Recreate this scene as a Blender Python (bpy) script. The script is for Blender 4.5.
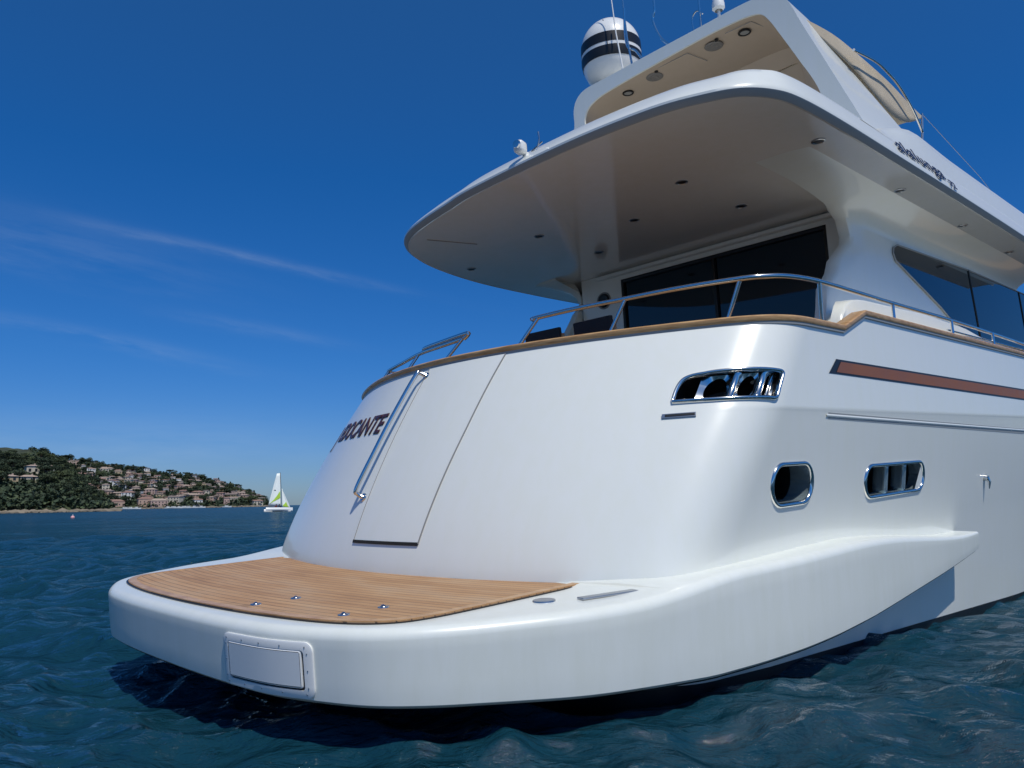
import bpy, bmesh, math, random
from math import sin, cos, pi, radians, atan2, sqrt
from mathutils import Vector, Matrix, noise

# ------------------------------------------------------------------ clear
for o in list(bpy.data.objects):
    bpy.data.objects.remove(o)
scene = bpy.context.scene
COL = scene.collection
random.seed(7)

# ------------------------------------------------------------------ camera
CAM_H = 1.31
FPX = 770.0
HOR = 501.0
ROLL = 0.0185
pitch = math.atan((HOR - 384) * cos(ROLL) / FPX)
cam_d = bpy.data.cameras.new('camera')
cam_d.sensor_width = 36.0
cam_d.lens = 36.0 * FPX / 1024.0
cam_d.clip_start = 0.05
cam_d.clip_end = 60000
cam = bpy.data.objects.new('camera', cam_d)
COL.objects.link(cam)
cam.matrix_world = (Matrix.Translation((0, 0, CAM_H)) @ Matrix.Rotation(pi / 2 + pitch, 4, 'X')
                    @ Matrix.Rotation(-ROLL, 4, 'Z'))
scene.camera = cam

# ------------------------------------------------------------------ light
SUN_EL = radians(59.5)
SUN_H = Vector((0.44, -0.90, 0)).normalized()
SUN = Vector((SUN_H.x * cos(SUN_EL), SUN_H.y * cos(SUN_EL), sin(SUN_EL)))
sd = bpy.data.lights.new('sun', 'SUN')
sd.energy = 3.25
sd.angle = radians(0.5)
sd.color = (1.0, 0.965, 0.88)
so = bpy.data.objects.new('sun', sd)
COL.objects.link(so)
so.rotation_euler = (-SUN).to_track_quat('-Z', 'Y').to_euler()

world = bpy.data.worlds.new('World')
scene.world = world
world.use_nodes = True
nt = world.node_tree
nt.nodes.clear()
wout = nt.nodes.new('ShaderNodeOutputWorld')
bg = nt.nodes.new('ShaderNodeBackground')
sky = nt.nodes.new('ShaderNodeTexSky')
sky.sky_type = 'NISHITA'
sky.sun_disc = False
sky.sun_elevation = SUN_EL
sky.sun_rotation = atan2(SUN_H.x, SUN_H.y)
sky.altitude = 0
sky.air_density = 1.0
sky.dust_density = 0.25
sky.ozone_density = 2.0
bg.inputs['Strength'].default_value = 0.10
hs = nt.nodes.new('ShaderNodeHueSaturation')
hs.inputs['Saturation'].default_value = 1.30
hs.inputs['Value'].default_value = 1.0
nt.links.new(sky.outputs[0], hs.inputs['Color'])
# thin cirrus streaks
tc = nt.nodes.new('ShaderNodeTexCoord')
def wcloud(az_deg, el_deg, half_az, half_el, tilt, strength, seed):
    """soft streak of high cloud round a sky direction"""
    n = nt.nodes
    mp = n.new('ShaderNodeMapping')
    mp.vector_type = 'POINT'
    # rotate so that the streak centre lies on +Y
    vr = n.new('ShaderNodeVectorRotate'); vr.rotation_type = 'Z_AXIS'
    vr.inputs['Angle'].default_value = radians(az_deg)
    nt.links.new(tc.outputs['Generated'], vr.inputs['Vector'])
    vr2 = n.new('ShaderNodeVectorRotate'); vr2.rotation_type = 'X_AXIS'
    vr2.inputs['Angle'].default_value = -radians(el_deg)
    nt.links.new(vr.outputs[0], vr2.inputs['Vector'])
    vr3 = n.new('ShaderNodeVectorRotate'); vr3.rotation_type = 'Y_AXIS'
    vr3.inputs['Angle'].default_value = radians(tilt)
    nt.links.new(vr2.outputs[0], vr3.inputs['Vector'])
    no = n.new('ShaderNodeTexNoise'); no.inputs['Scale'].default_value = 1.0
    no.inputs['Detail'].default_value = 7; no.inputs['Roughness'].default_value = 0.62
    nt.links.new(vr3.outputs[0], mp.inputs['Vector'])
    mp.inputs['Scale'].default_value = (9, 9, 55)
    mp.inputs['Location'].default_value = (seed, seed * 2.3, seed * .7)
    nt.links.new(mp.outputs[0], no.inputs['Vector'])
    sp = n.new('ShaderNodeSeparateXYZ'); nt.links.new(vr3.outputs[0], sp.inputs[0])
    def m(op, a, b=None, clamp=False):
        q = n.new('ShaderNodeMath'); q.operation = op; q.use_clamp = clamp
        for i, v in enumerate((a, b)):
            if v is None: continue
            if isinstance(v, (int, float)): q.inputs[i].default_value = v
            else: nt.links.new(v, q.inputs[i])
        return q.outputs[0]
    wob = m('MULTIPLY', m('SUBTRACT', no.outputs['Fac'], .5), half_el * 1.6)
    x = m('DIVIDE', sp.outputs[0], sin(radians(half_az)))
    z = m('DIVIDE', m('ADD', sp.outputs[2], wob), half_el)
    r = m('ADD', m('MULTIPLY', x, x), m('MULTIPLY', z, z))
    g = m('POWER', 2.718, m('MULTIPLY', r, -1.0))
    front = m('GREATER_THAN', sp.outputs[1], 0.0)
    k = m('MULTIPLY', g, m('SUBTRACT', m('MULTIPLY', no.outputs['Fac'], 2.6), .8, True), True)
    return m('MULTIPLY', m('MULTIPLY', k, front), strength, True)
def px_dir(px, py):
    x, y = px - 512, 384 - py
    az = math.degrees(math.atan(x / FPX)); el = math.degrees(math.atan((y + 117) / sqrt(FPX ** 2 + x * x)))
    return az, el
streaks = []
for (px, py, ha, he, tl, st, sdv) in ((235, 244, 9.5, .006, -8, .17, 1.3), (95, 330, 7, .009, -8, .15, 4.1),
                                      (40, 226, 9, .030, -6, .08, 8.8), (255, 322, 5, .008, -8, .10, 6.4),
                                      (130, 430, 12, .03, 0, .10, 2.2)):
    az, el = px_dir(px, py)
    streaks.append(wcloud(az, el, ha, he, tl, st, sdv))
gsp = nt.nodes.new('ShaderNodeSeparateXYZ'); nt.links.new(tc.outputs['Generated'], gsp.inputs[0])
gr_ = nt.nodes.new('ShaderNodeValToRGB'); nt.links.new(gsp.outputs[2], gr_.inputs[0])
ge = gr_.color_ramp.elements
ge[0].position = 0.0; ge[0].color = (.30, .45, .86, 1)
ge[1].position = .75; ge[1].color = (.62, .86, 1.0, 1)
for pos_, c_ in ((.06, (.28, .455, .85, 1)), (.18, (.22, .52, .90, 1)), (.4, (.19, .61, .95, 1))):
    e_ = ge.new(pos_); e_.color = c_
gm = nt.nodes.new('ShaderNodeMixRGB'); gm.blend_type = 'MULTIPLY'; gm.inputs[0].default_value = 1
nt.links.new(hs.outputs[0], gm.inputs[1]); nt.links.new(gr_.outputs[0], gm.inputs[2])
cur = gm.outputs[0]
for s in streaks:
    mx = nt.nodes.new('ShaderNodeMixRGB')
    mx.inputs[2].default_value = (5.2, 6.2, 7.2, 1)
    nt.links.new(s, mx.inputs[0]); nt.links.new(cur, mx.inputs[1])
    cur = mx.outputs[0]
nt.links.new(cur, bg.inputs['Color'])
nt.links.new(bg.outputs[0], wout.inputs['Surface'])

scene.view_settings.view_transform = 'Standard'
scene.view_settings.look = 'None'
scene.view_settings.gamma = 1
scene.view_settings.exposure = 0.0
scene.render.engine = 'CYCLES'
scene.cycles.max_bounces = 8

# ------------------------------------------------------------------ materials
def mat(name, col, rough=.5, metal=0., coat=0., spec=None, noise_amt=0., noise_scale=5., bump=0., bump_scale=20., trans=0., ior=None, emit=None):
    m = bpy.data.materials.new(name); m.use_nodes = True
    t = m.node_tree; p = t.nodes['Principled BSDF']
    p.inputs['Base Color'].default_value = (*col, 1)
    p.inputs['Roughness'].default_value = rough
    p.inputs['Metallic'].default_value = metal
    p.inputs['Coat Weight'].default_value = coat
    p.inputs['Coat Roughness'].default_value = .05
    if spec is not None: p.inputs['Specular IOR Level'].default_value = spec
    if ior: p.inputs['IOR'].default_value = ior
    if trans: p.inputs['Transmission Weight'].default_value = trans
    c = t.nodes.new('ShaderNodeTexCoord')
    if noise_amt:
        n = t.nodes.new('ShaderNodeTexNoise'); n.inputs['Scale'].default_value = noise_scale
        n.inputs['Detail'].default_value = 6
        t.links.new(c.outputs['Object'], n.inputs['Vector'])
        r = t.nodes.new('ShaderNodeMapRange')
        r.inputs['From Min'].default_value = .3; r.inputs['From Max'].default_value = .7
        r.inputs['To Min'].default_value = 1 - noise_amt; r.inputs['To Max'].default_value = 1 + noise_amt
        t.links.new(n.outputs['Fac'], r.inputs['Value'])
        v = t.nodes.new('ShaderNodeHueSaturation'); v.inputs['Color'].default_value = (*col, 1)
        t.links.new(r.outputs[0], v.inputs['Value'])
        t.links.new(v.outputs[0], p.inputs['Base Color'])
        r2 = t.nodes.new('ShaderNodeMapRange'); r2.inputs['To Min'].default_value = rough * .75; r2.inputs['To Max'].default_value = min(1, rough * 1.3)
        t.links.new(n.outputs['Fac'], r2.inputs['Value']); t.links.new(r2.outputs[0], p.inputs['Roughness'])
    if bump:
        n = t.nodes.new('ShaderNodeTexNoise'); n.inputs['Scale'].default_value = bump_scale
        n.inputs['Detail'].default_value = 4
        t.links.new(c.outputs['Object'], n.inputs['Vector'])
        b = t.nodes.new('ShaderNodeBump'); b.inputs['Strength'].default_value = bump
        b.inputs['Distance'].default_value = .01
        t.links.new(n.outputs['Fac'], b.inputs['Height']); t.links.new(b.outputs[0], p.inputs['Normal'])
    return m

def gel(name, col, rough=.3, coat=.5, streak=.0):
    """white moulded gelcoat: slight unfairness, faint dirt streaks running down"""
    m = mat(name, col, rough, coat=coat)
    t = m.node_tree; p = t.nodes['Principled BSDF']
    c = t.nodes.new('ShaderNodeTexCoord')
    n = t.nodes.new('ShaderNodeTexNoise'); n.inputs['Scale'].default_value = 1.3; n.inputs['Detail'].default_value = 2
    t.links.new(c.outputs['Object'], n.inputs['Vector'])
    b = t.nodes.new('ShaderNodeBump'); b.inputs['Strength'].default_value = .25; b.inputs['Distance'].default_value = .012
    t.links.new(n.outputs['Fac'], b.inputs['Height']); t.links.new(b.outputs[0], p.inputs['Normal'])
    t.links.new(b.outputs[0], p.inputs['Coat Normal'])
    mp = t.nodes.new('ShaderNodeMapping'); mp.inputs['Scale'].default_value = (4, 4, .7)
    t.links.new(c.outputs['Object'], mp.inputs['Vector'])
    n2 = t.nodes.new('ShaderNodeTexNoise'); n2.inputs['Scale'].default_value = 2.2; n2.inputs['Detail'].default_value = 8
    n2.inputs['Roughness'].default_value = .65
    t.links.new(mp.outputs[0], n2.inputs['Vector'])
    r = t.nodes.new('ShaderNodeValToRGB')
    r.color_ramp.elements[0].position = .3; r.color_ramp.elements[1].position = .62
    d = tuple(x * (1 - streak) for x in col)
    r.color_ramp.elements[0].color = (d[0], d[1], d[2] * .97, 1); r.color_ramp.elements[1].color = (*col, 1)
    t.links.new(n2.outputs['Fac'], r.inputs[0]); t.links.new(r.outputs[0], p.inputs['Base Color'])
    return m

M = {}
M['gel'] = gel('white_gelcoat', (.80, .81, .76), .28, .4, .015)
M['gel_platform'] = gel('platform_gelcoat', (.76, .78, .73), .33, .35, .045)
M['ceil'] = gel('ceiling_gelcoat', (.90, .86, .80), .16, .7, .03)
M['beige'] = gel('beige_liner', (.52, .41, .31), .5, 0, .04)
M['chrome'] = mat('stainless_steel', (.70, .69, .67), .16, 1.0)
M['chrome_s'] = mat('satin_steel', (.45, .46, .48), .3, 1.0)
M['glass'] = mat('tinted_glass', (.004, .006, .010), .03, coat=0, spec=.6)
M['darkpanel'] = mat('black_liner', (.006, .006, .007), .4)
M['blackpaint'] = mat('antifouling_and_shade_black', (.008, .010, .014), .45, noise_amt=.3)
M['bluepipe'] = mat('sea_tinted_pipe_steel', (.50, .62, .68), .22, .75)  # blue-grey tint stands for sea reflected in the steel walls and louvres
M['canvas'] = mat('beige_canvas', (.50, .42, .31), .85, bump=.5, bump_scale=180, noise_amt=.06)
M['cushion'] = mat('charcoal_cushion', (.018, .018, .022), .8, bump=.4, bump_scale=60)
M['black'] = mat('black_plastic', (.012, .012, .013), .4)
M['greytrim_shade'] = mat('grey_trim_and_lip_shade', (.30, .31, .31), .5)
M['letter'] = mat('dark_lettering', (.06, .018, .016), .35)
M['letter2'] = mat('dark_blue_lettering', (.02, .022, .05), .35)
M['stripe'] = mat('rust_brown_stripe', (.25, .088, .036), .5, noise_amt=.08)
M['seam'] = mat('seam_shadow_gap', (.26, .26, .26), .7)
M['seamdark'] = mat('open_gap', (.01, .01, .01), .9)
M['whiteplastic'] = mat('white_plastic', (.78, .78, .76), .3, coat=.3)
M['speaker'] = mat('speaker_grille', (.22, .20, .18), .6, bump=.6, bump_scale=250)
M['lamp'] = mat('lamp_lens', (.30, .29, .27), .25)

def wood_cap():
    m = mat('varnished_teak', (.40, .22, .10), .42, coat=.15)
    t = m.node_tree; p = t.nodes['Principled BSDF']
    c = t.nodes.new('ShaderNodeTexCoord')
    n = t.nodes.new('ShaderNodeTexNoise'); n.inputs['Scale'].default_value = 9; n.inputs['Detail'].default_value = 8
    mp = t.nodes.new('ShaderNodeMapping'); mp.inputs['Scale'].default_value = (.6, 1.2, 6)
    t.links.new(c.outputs['Object'], mp.inputs[0]); t.links.new(mp.outputs[0], n.inputs[0])
    r = t.nodes.new('ShaderNodeValToRGB')
    r.color_ramp.elements[0].position = .3; r.color_ramp.elements[0].color = (.36, .185, .07, 1)
    r.color_ramp.elements[1].position = .7; r.color_ramp.elements[1].color = (.60, .37, .17, 1)
    t.links.new(n.outputs['Fac'], r.inputs[0]); t.links.new(r.outputs[0], p.inputs['Base Color'])
    return m
M['cap'] = wood_cap()

def teak_deck():
    m = mat('teak_deck', (.4, .25, .13), .6)
    t = m.node_tree; p = t.nodes['Principled BSDF']; L = t.links.new
    c = t.nodes.new('ShaderNodeTexCoord'); sp = t.nodes.new('ShaderNodeSeparateXYZ'); L(c.outputs['Object'], sp.inputs[0])
    def mm(op, a, b=None, clamp=False):
        q = t.nodes.new('ShaderNodeMath'); q.operation = op; q.use_clamp = clamp
        for i, v in enumerate((a, b)):
            if v is None: continue
            if isinstance(v, (int, float)): q.inputs[i].default_value = v
            else: L(v, q.inputs[i])
        return q.outputs[0]
    u, v = sp.outputs[0], sp.outputs[1]
    f = mm('SUBTRACT', v, mm('MULTIPLY', mm('MULTIPLY', u, u), .04))      # planks bend with the transom
    k = mm('MULTIPLY', f, 15.0)
    fr = mm('FRACT', mm('ADD', k, 100.0)); idx = mm('FLOOR', mm('ADD', k, 100.0))
    line = mm('LESS_THAN', fr, .10)
    wn = t.nodes.new('ShaderNodeTexWhiteNoise'); wn.noise_dimensions = '1D'; L(idx, wn.inputs['W'])
    cb = t.nodes.new('ShaderNodeCombineXYZ'); L(mm('ADD', mm('MULTIPLY', u, .9), mm('MULTIPLY', wn.outputs[0], 20.0)), cb.inputs[0]); L(mm('MULTIPLY', f, 24.0), cb.inputs[1]); L(idx, cb.inputs[2])
    n = t.nodes.new('ShaderNodeTexNoise'); n.inputs['Scale'].default_value = 2.2; n.inputs['Detail'].default_value = 9; n.inputs['Roughness'].default_value = .65
    L(cb.outputs[0], n.inputs[0])
    big = t.nodes.new('ShaderNodeTexNoise'); big.inputs['Scale'].default_value = 1.4; big.inputs['Detail'].default_value = 5
    mpb = t.nodes.new('ShaderNodeMapping'); mpb.inputs['Scale'].default_value = (.8, 2.4, 1); L(c.outputs['Object'], mpb.inputs[0]); L(mpb.outputs[0], big.inputs[0])
    r = t.nodes.new('ShaderNodeValToRGB'); e = r.color_ramp.elements
    e[0].position = .28; e[0].color = (.23, .115, .05, 1); e[1].position = .74; e[1].color = (.58, .37, .19, 1)
    x = e.new(.5); x.color = (.43, .24, .11, 1)
    L(mm('ADD', mm('ADD', mm('MULTIPLY', n.outputs['Fac'], .55), mm('MULTIPLY', big.outputs['Fac'], .35)), mm('MULTIPLY', wn.outputs[0], .12)), r.inputs[0])
    mx = t.nodes.new('ShaderNodeMixRGB'); mx.inputs[2].default_value = (.07, .055, .045, 1)
    stn = t.nodes.new('ShaderNodeTexNoise'); stn.inputs['Scale'].default_value = 3.2; stn.inputs['Detail'].default_value = 7; L(c.outputs['Object'], stn.inputs[0])
    band = mm('MULTIPLY', mm('SUBTRACT', 1.0, mm('MULTIPLY', mm('ABSOLUTE', mm('ADD', v, 1.70)), 7.0), True), mm('SUBTRACT', 1.0, mm('MULTIPLY', mm('ABSOLUTE', mm('SUBTRACT', u, .95)), .9), True))
    wet = mm('MULTIPLY', mm('SUBTRACT', mm('ADD', mm('MULTIPLY', stn.outputs['Fac'], 3.2), mm('MULTIPLY', band, 1.4)), 2.3, True), .75)
    grey = mm('MULTIPLY', mm('SUBTRACT', mm('MULTIPLY', big.outputs['Fac'], 3.0), 1.45, True), .45)
    mg_ = t.nodes.new('ShaderNodeMixRGB'); mg_.inputs[2].default_value = (.36, .29, .22, 1); L(grey, mg_.inputs[0]); L(r.outputs[0], mg_.inputs[1])
    mw_ = t.nodes.new('ShaderNodeMixRGB'); mw_.inputs[2].default_value = (.10, .05, .028, 1); L(wet, mw_.inputs[0]); L(mg_.outputs[0], mw_.inputs[1])
    L(mm('MULTIPLY', line, .85), mx.inputs[0]); L(mw_.outputs[0], mx.inputs[1]); L(mx.outputs[0], p.inputs['Base Color'])
    b = t.nodes.new('ShaderNodeBump'); b.inputs['Strength'].default_value = .5; b.inputs['Distance'].default_value = .003
    L(mm('SUBTRACT', n.outputs['Fac'], line), b.inputs['Height']); L(b.outputs[0], p.inputs['Normal'])
    return m
M['teak'] = teak_deck()

# ------------------------------------------------------------------ helpers
def obj(name, verts, faces, material, parent=None, smooth=True, auto=35):
    me = bpy.data.meshes.new(name)
    me.from_pydata([tuple(v) for v in verts], [], [tuple(f) for f in faces])
    mats = material if isinstance(material, (list, tuple)) else [material]
    for m_ in mats: me.materials.append(m_)
    bm = bmesh.new(); bm.from_mesh(me)
    bmesh.ops.remove_doubles(bm, verts=bm.verts, dist=1e-5)
    bmesh.ops.recalc_face_normals(bm, faces=bm.faces)
    bm.to_mesh(me); bm.free()
    me.update()
    if smooth:
        me.polygons.foreach_set('use_smooth', [True] * len(me.polygons))
        try: me.set_sharp_from_angle(angle=radians(auto))
        except Exception: pass
    o = bpy.data.objects.new(name, me); COL.objects.link(o)
    if parent: o.parent = parent
    return o

class MB:
    def __init__(s): s.v = []; s.f = []; s.mi = []
    def add(s, v, f, mi=0):
        n = len(s.v); s.v += [Vector(x) for x in v]; s.f += [tuple(i + n for i in q) for q in f]; s.mi += [mi] * len(f); return s
    def box(s, c, size, rot=None, mi=0, bev=0):
        bm = bmesh.new(); bmesh.ops.create_cube(bm, size=1)
        bmesh.ops.scale(bm, vec=size, verts=bm.verts)
        if bev: bmesh.ops.bevel(bm, geom=bm.edges[:], offset=bev, segments=3, affect='EDGES', profile=.5)
        R = rot or Matrix.Identity(3)
        bm.verts.index_update()
        s.add([R @ v.co + Vector(c) for v in bm.verts], [[v.index for v in f.verts] for f in bm.faces], mi); bm.free(); return s
    def tube(s, pts, r, seg=12, cap=True, mi=0, closed=False):
        pts = [Vector(p) for p in pts]; n = len(pts); rr = r if isinstance(r, (list, tuple)) else [r] * n
        t0 = (pts[1] - pts[0]).normalized(); up = Vector((0, 0, 1)) if abs(t0.z) < .9 else Vector((1, 0, 0))
        a = t0.cross(up).normalized(); V = []; F = []
        for i in range(n):
            if closed: t = (pts[(i + 1) % n] - pts[i - 1]).normalized()
            else: t = (pts[min(i + 1, n - 1)] - pts[max(i - 1, 0)]).normalized()
            a = (a - t * a.dot(t)).normalized(); b = t.cross(a)
            for k in range(seg):
                th = 2 * pi * k / seg; V.append(pts[i] + (a * cos(th) + b * sin(th)) * rr[i])
        for i in range(n if closed else n - 1):
            j = (i + 1) % n
            for k in range(seg):
                F.append((i * seg + k, i * seg + (k + 1) % seg, j * seg + (k + 1) % seg, j * seg + k))
        if cap and not closed:
            F.append(tuple(range(seg))[::-1]); F.append(tuple((n - 1) * seg + k for k in range(seg)))
        s.add(V, F, mi); return s
    def grid(s, rows, mi=0, closed=False):
        nr, nc = len(rows), len(rows[0])
        F = []
        for i in range(nr - 1):
            for j in range(nc if closed else nc - 1):
                k = (j + 1) % nc
                F.append((i * nc + j, i * nc + k, (i + 1) * nc + k, (i + 1) * nc + j))
        s.add([p for r in rows for p in r], F, mi); return s
    def lathe(s, prof, c, axis=(0, 0, 1), seg=32, mi=0):
        ax = Vector(axis).normalized(); q = Vector((0, 0, 1)).rotation_difference(ax); rows = []
        for r, z in prof:
            rows.append([Vector(c) + q @ Vector((r * cos(2 * pi * k / seg), r * sin(2 * pi * k / seg), z)) for k in range(seg)])
        return s.grid(rows, mi, True)
    def build(s, name, material, parent=None, smooth=True, auto=35):
        me = bpy.data.meshes.new(name)
        me.from_pydata([tuple(v) for v in s.v], [], s.f); me.validate()
        mats = material if isinstance(material, (list, tuple)) else [material]
        for m_ in mats: me.materials.append(m_)
        if len(mats) > 1: me.polygons.foreach_set('material_index', s.mi)
        bm = bmesh.new(); bm.from_mesh(me)
        bmesh.ops.remove_doubles(bm, verts=bm.verts, dist=1e-5)
        bmesh.ops.recalc_face_normals(bm, faces=bm.faces); bm.to_mesh(me); bm.free()
        if smooth:
            me.polygons.foreach_set('use_smooth', [True] * len(me.polygons))
            me.set_sharp_from_angle(angle=radians(auto))
        o = bpy.data.objects.new(name, me); COL.objects.link(o)
        if parent: o.parent = parent
        return o

def spline(P, n=8, closed=False):
    P = [Vector(p) for p in P]; out = []; N = len(P)
    for i in range(N if closed else N - 1):
        g = lambda k: P[k % N] if closed else P[max(0, min(N - 1, k))]
        p0, p1, p2, p3 = g(i - 1), g(i), g(i + 1), g(i + 2)
        for k in range(n):
            t = k / n
            out.append(.5 * ((2 * p1) + (p2 - p0) * t + (2 * p0 - 5 * p1 + 4 * p2 - p3) * t * t + (3 * p1 - p0 - 3 * p2 + p3) * t ** 3))
    if not closed: out.append(P[-1])
    return out
def lerp(a, b, t): return a + (b - a) * t
def interp(x, tab):
    if x <= tab[0][0]: return tab[0][1]
    for (a, b), (c, d) in zip(tab, tab[1:]):
        if x <= c: return lerp(b, d, (x - a) / (c - a))
    return tab[-1][1]
def smooth_interp(x, tab):
    if x <= tab[0][0]: return tab[0][1]
    for (a, b), (c, d) in zip(tab, tab[1:]):
        if x <= c:
            t = (x - a) / (c - a); t = t * t * (3 - 2 * t); return lerp(b, d, t)
    return tab[-1][1]
def tag(o, label=None, cat=None, group=None, kind=None):
    if label: o['label'] = label
    if cat: o['category'] = cat
    if group: o['group'] = group
    if kind: o['kind'] = kind
    return o

# ------------------------------------------------------------------ the yacht
# boat frame: u to starboard, v forward, w up; origin on the swim platform at the middle of the transom foot
E1 = Vector((0.6910932, -0.72275311, -0.00425874)); E2 = Vector((0.72192457, 0.6899928, 0.05229588))
BM_ = Vector((-0.99148254, 6.71261539, -0.55208137 + CAM_H))
E3 = E1.cross(E2)
yacht = bpy.data.objects.new('motor_yacht', None); COL.objects.link(yacht)
yacht.matrix_world = Matrix(((E1.x, E2.x, E3.x, BM_.x), (E1.y, E2.y, E3.y, BM_.y), (E1.z, E2.z, E3.z, BM_.z), (0, 0, 0, 1)))
tag(yacht, 'large white motor yacht seen from its stern, with teak swim platform and overhanging upper deck', 'yacht')
Y = yacht

# hull shape ------------------------------------------------------------
B_TAB = [(-1.9, 2.3), (-1.2, 2.56), (-.75, 2.61), (0, 2.70), (1.11, 2.865), (1.13, 2.87), (1.8, 2.875), (2.1, 2.88)]
def b_(w): return interp(w, B_TAB)
def v0_(w):
    if w <= 0: return -.3
    return -.3 + .88 * (w / 1.8) ** 1.3
def k_(w): return lerp(.075, .12, max(0, min(1, w / 1.8)))
def r_(w): return lerp(.52, .44, max(0, min(1, w / 1.8)))
def vt(u, w): return v0_(w) + k_(w) * (u - .04 * max(0, w)) ** 2
def surf(tau, w):
    """tau in [-1,1] across the transom, [1,2] round the quarter, beyond 2 along the side (metres)"""
    s = 1 if tau >= 0 else -1; a = abs(tau); b = b_(w); r = r_(w)
    ue = b - r * .8
    if a <= 1:
        u = s * a * ue; return Vector((u, vt(u, w), w))
    slope = 2 * k_(w) * ue
    vc = vt(s * b, w) * .0 + vt(s * ue, w) + slope * (b - ue)
    pe = Vector((s * ue, vt(s * ue, w), w)); ve = vc + r
    if a < 2:
        t = a - 1; h = .72
        p1 = pe + Vector((s * (b - ue), slope * (b - ue), 0)) * h
        p3 = Vector((s * b, ve, w)); p2 = p3 - Vector((0, (ve - vc) * h, 0))
        return pe * (1 - t) ** 3 + p1 * 3 * t * (1 - t) ** 2 + p2 * 3 * t * t * (1 - t) + p3 * t ** 3
    v = ve + (a - 2)
    L = 20.5 + .9 * w
    taper = 1 - max(0, (v - 7.5) / (L - 7.5)) ** 2.3 if v < L else 0
    return Vector((s * b * taper, v, w))
def tau_at_v(v, w, s=1):
    p = surf(2, w); return 2 + (v - p.y)
def normal(tau, w):
    e = 1e-3
    a = surf(tau + e, w) - surf(tau - e, w); b = surf(tau, w + e) - surf(tau, w - e)
    return a.cross(b).normalized()
def on(tau, w, off=0): return surf(tau, w) + normal(tau, w) * off
def paint_w(v):
    return (.205 - BM_.z + .011 - .069 * max(-1, v)) / .9986 + .012 * max(0, v - 9) + .02 * max(0, 2.6 - max(0, v))
def captop(v, tau):
    if abs(tau) < 2: return 1.80 if tau > 0 else interp(abs(tau), [(0, 1.80), (.5, 1.79), (1, 1.75), (2, 1.73)])
    return interp(v, [(2.57, 1.80), (2.92, 1.975), (9, 1.96), (14, 2.15), (22, 2.7)])

# taus for the hull columns (denser where openings are cut)
def frange(a, b, st):
    n = max(1, int(round((b - a) / st))); return [a + (b - a) * i / n for i in range(n)]
taus = []
taus += [-t for t in frange(2, 16.6, .5)[::-1]][:-0 or None]
taus = sorted(set([-2 - x for x in frange(0, 19.5, .5)] + [-1 - x for x in frange(0, 1, .05)] + [-1 + x for x in frange(0, 1.8, .04)] +
        [.8 + x for x in frange(0, 1.4, .01)] + [2.2 + x for x in frange(0, 3.0, .0125)] + [5.2 + x for x in frange(0, 16.5, .4)]))
wrows = [-1.3, -.9, -.62, -.6, -.5, -.4, -.3, -.2, -.1, 0, .1, .2, .3] + [.35] + [.38 + .01 * i for i in range(0, 38)] + [.85, .95, 1.05, 1.10, 1.115, 1.13] + [1.15 + .01 * i for i in range(0, 33)]
wfix = [w for w in wrows]

# openings: (name, list of (tau,w) outline)
def rrect(cx, cy, hx, hy, r, n=6, skew=0):
    P = []
    for (sx, sy, a0) in ((1, 1, 0), (-1, 1, 90), (-1, -1, 180), (1, -1, 270)):
        for k in range(n + 1):
            a = radians(a0 + 90 * k / n); P.append((cx + sx * (hx - r) + r * cos(a) + skew * (sy * (hy - r) + r * sin(a)), cy + sy * (hy - r) + r * sin(a)))
    return P
def tau_v(v, w):
    lo, hi = .9, 20
    for _ in range(40):
        m_ = (lo + hi) / 2
        if surf(m_, w).y < v: lo = m_
        else: hi = m_
    return lo
PORT1 = [(tau_v(v, w), w) for v, w in rrect(1.61, .567, .315, .150, .145)]
PORT2 = [(tau_v(v, w), w) for v, w in rrect(3.65, .515, .71, .138, .135)]
FAIR = [(.942, 1.202), (1.1, 1.20), (1.3, 1.20), (1.5, 1.20), (1.68, 1.20), (1.795, 1.202), (1.80, 1.28), (1.80, 1.365), (1.785, 1.39), (1.74, 1.402), (1.6, 1.410), (1.4, 1.414), (1.2, 1.412), (1.08, 1.408), (1.0, 1.400), (.962, 1.385), (.945, 1.35), (.940, 1.28)]
def inside(p, poly):
    x, y = p; c = False; n = len(poly)
    for i in range(n):
        (x1, y1), (x2, y2) = poly[i], poly[i - 1]
        if (y1 > y) != (y2 > y) and x < (x2 - x1) * (y - y1) / (y2 - y1) + x1: c = not c
    return c

rows = []
allw = wfix + ['t%d' % i for i in range(6)]
for wi in range(len(wfix) + 6):
    row = []
    for t in taus:
        vv = surf(t, 1.8).y
        top = captop(vv, t)
        w = wfix[wi] if wi < len(wfix) else lerp(wfix[-1], top, (wi - len(wfix) + 1) / 6)
        pw = paint_w(vv)
        if wi < 5: w = pw + (-.75, -.35, -.012, 0, .004)[wi]
        elif w < -.005: w = lerp(pw + .004, 0, (wi - 4) / 5)
        row.append((t, w))
    rows.append(row)
mb = MB(); V = []; F = []; MI = []
nc = len(taus)
for r in rows:
    for (t, w) in r: V.append(surf(t, w))
holes = [PORT1, PORT2, FAIR]
bb = [(min(p[0] for p in h), max(p[0] for p in h), min(p[1] for p in h), max(p[1] for p in h)) for h in holes]
for i in range(len(rows) - 1):
    for j in range(nc - 1):
        ct = (rows[i][j][0] + rows[i][j + 1][0]) / 2; cw = (rows[i][j][1] + rows[i + 1][j][1]) / 2
        cut = False
        for h, q in zip(holes, bb):
            if q[0] <= ct <= q[1] and q[2] <= cw <= q[3] and inside((ct, cw), h): cut = True
        if cut: continue
        F.append((i * nc + j, i * nc + j + 1, (i + 1) * nc + j + 1, (i + 1) * nc + j))
        MI.append(1 if i < 3 else 0)
mb.v = V; mb.f = F; mb.mi = MI
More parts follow.
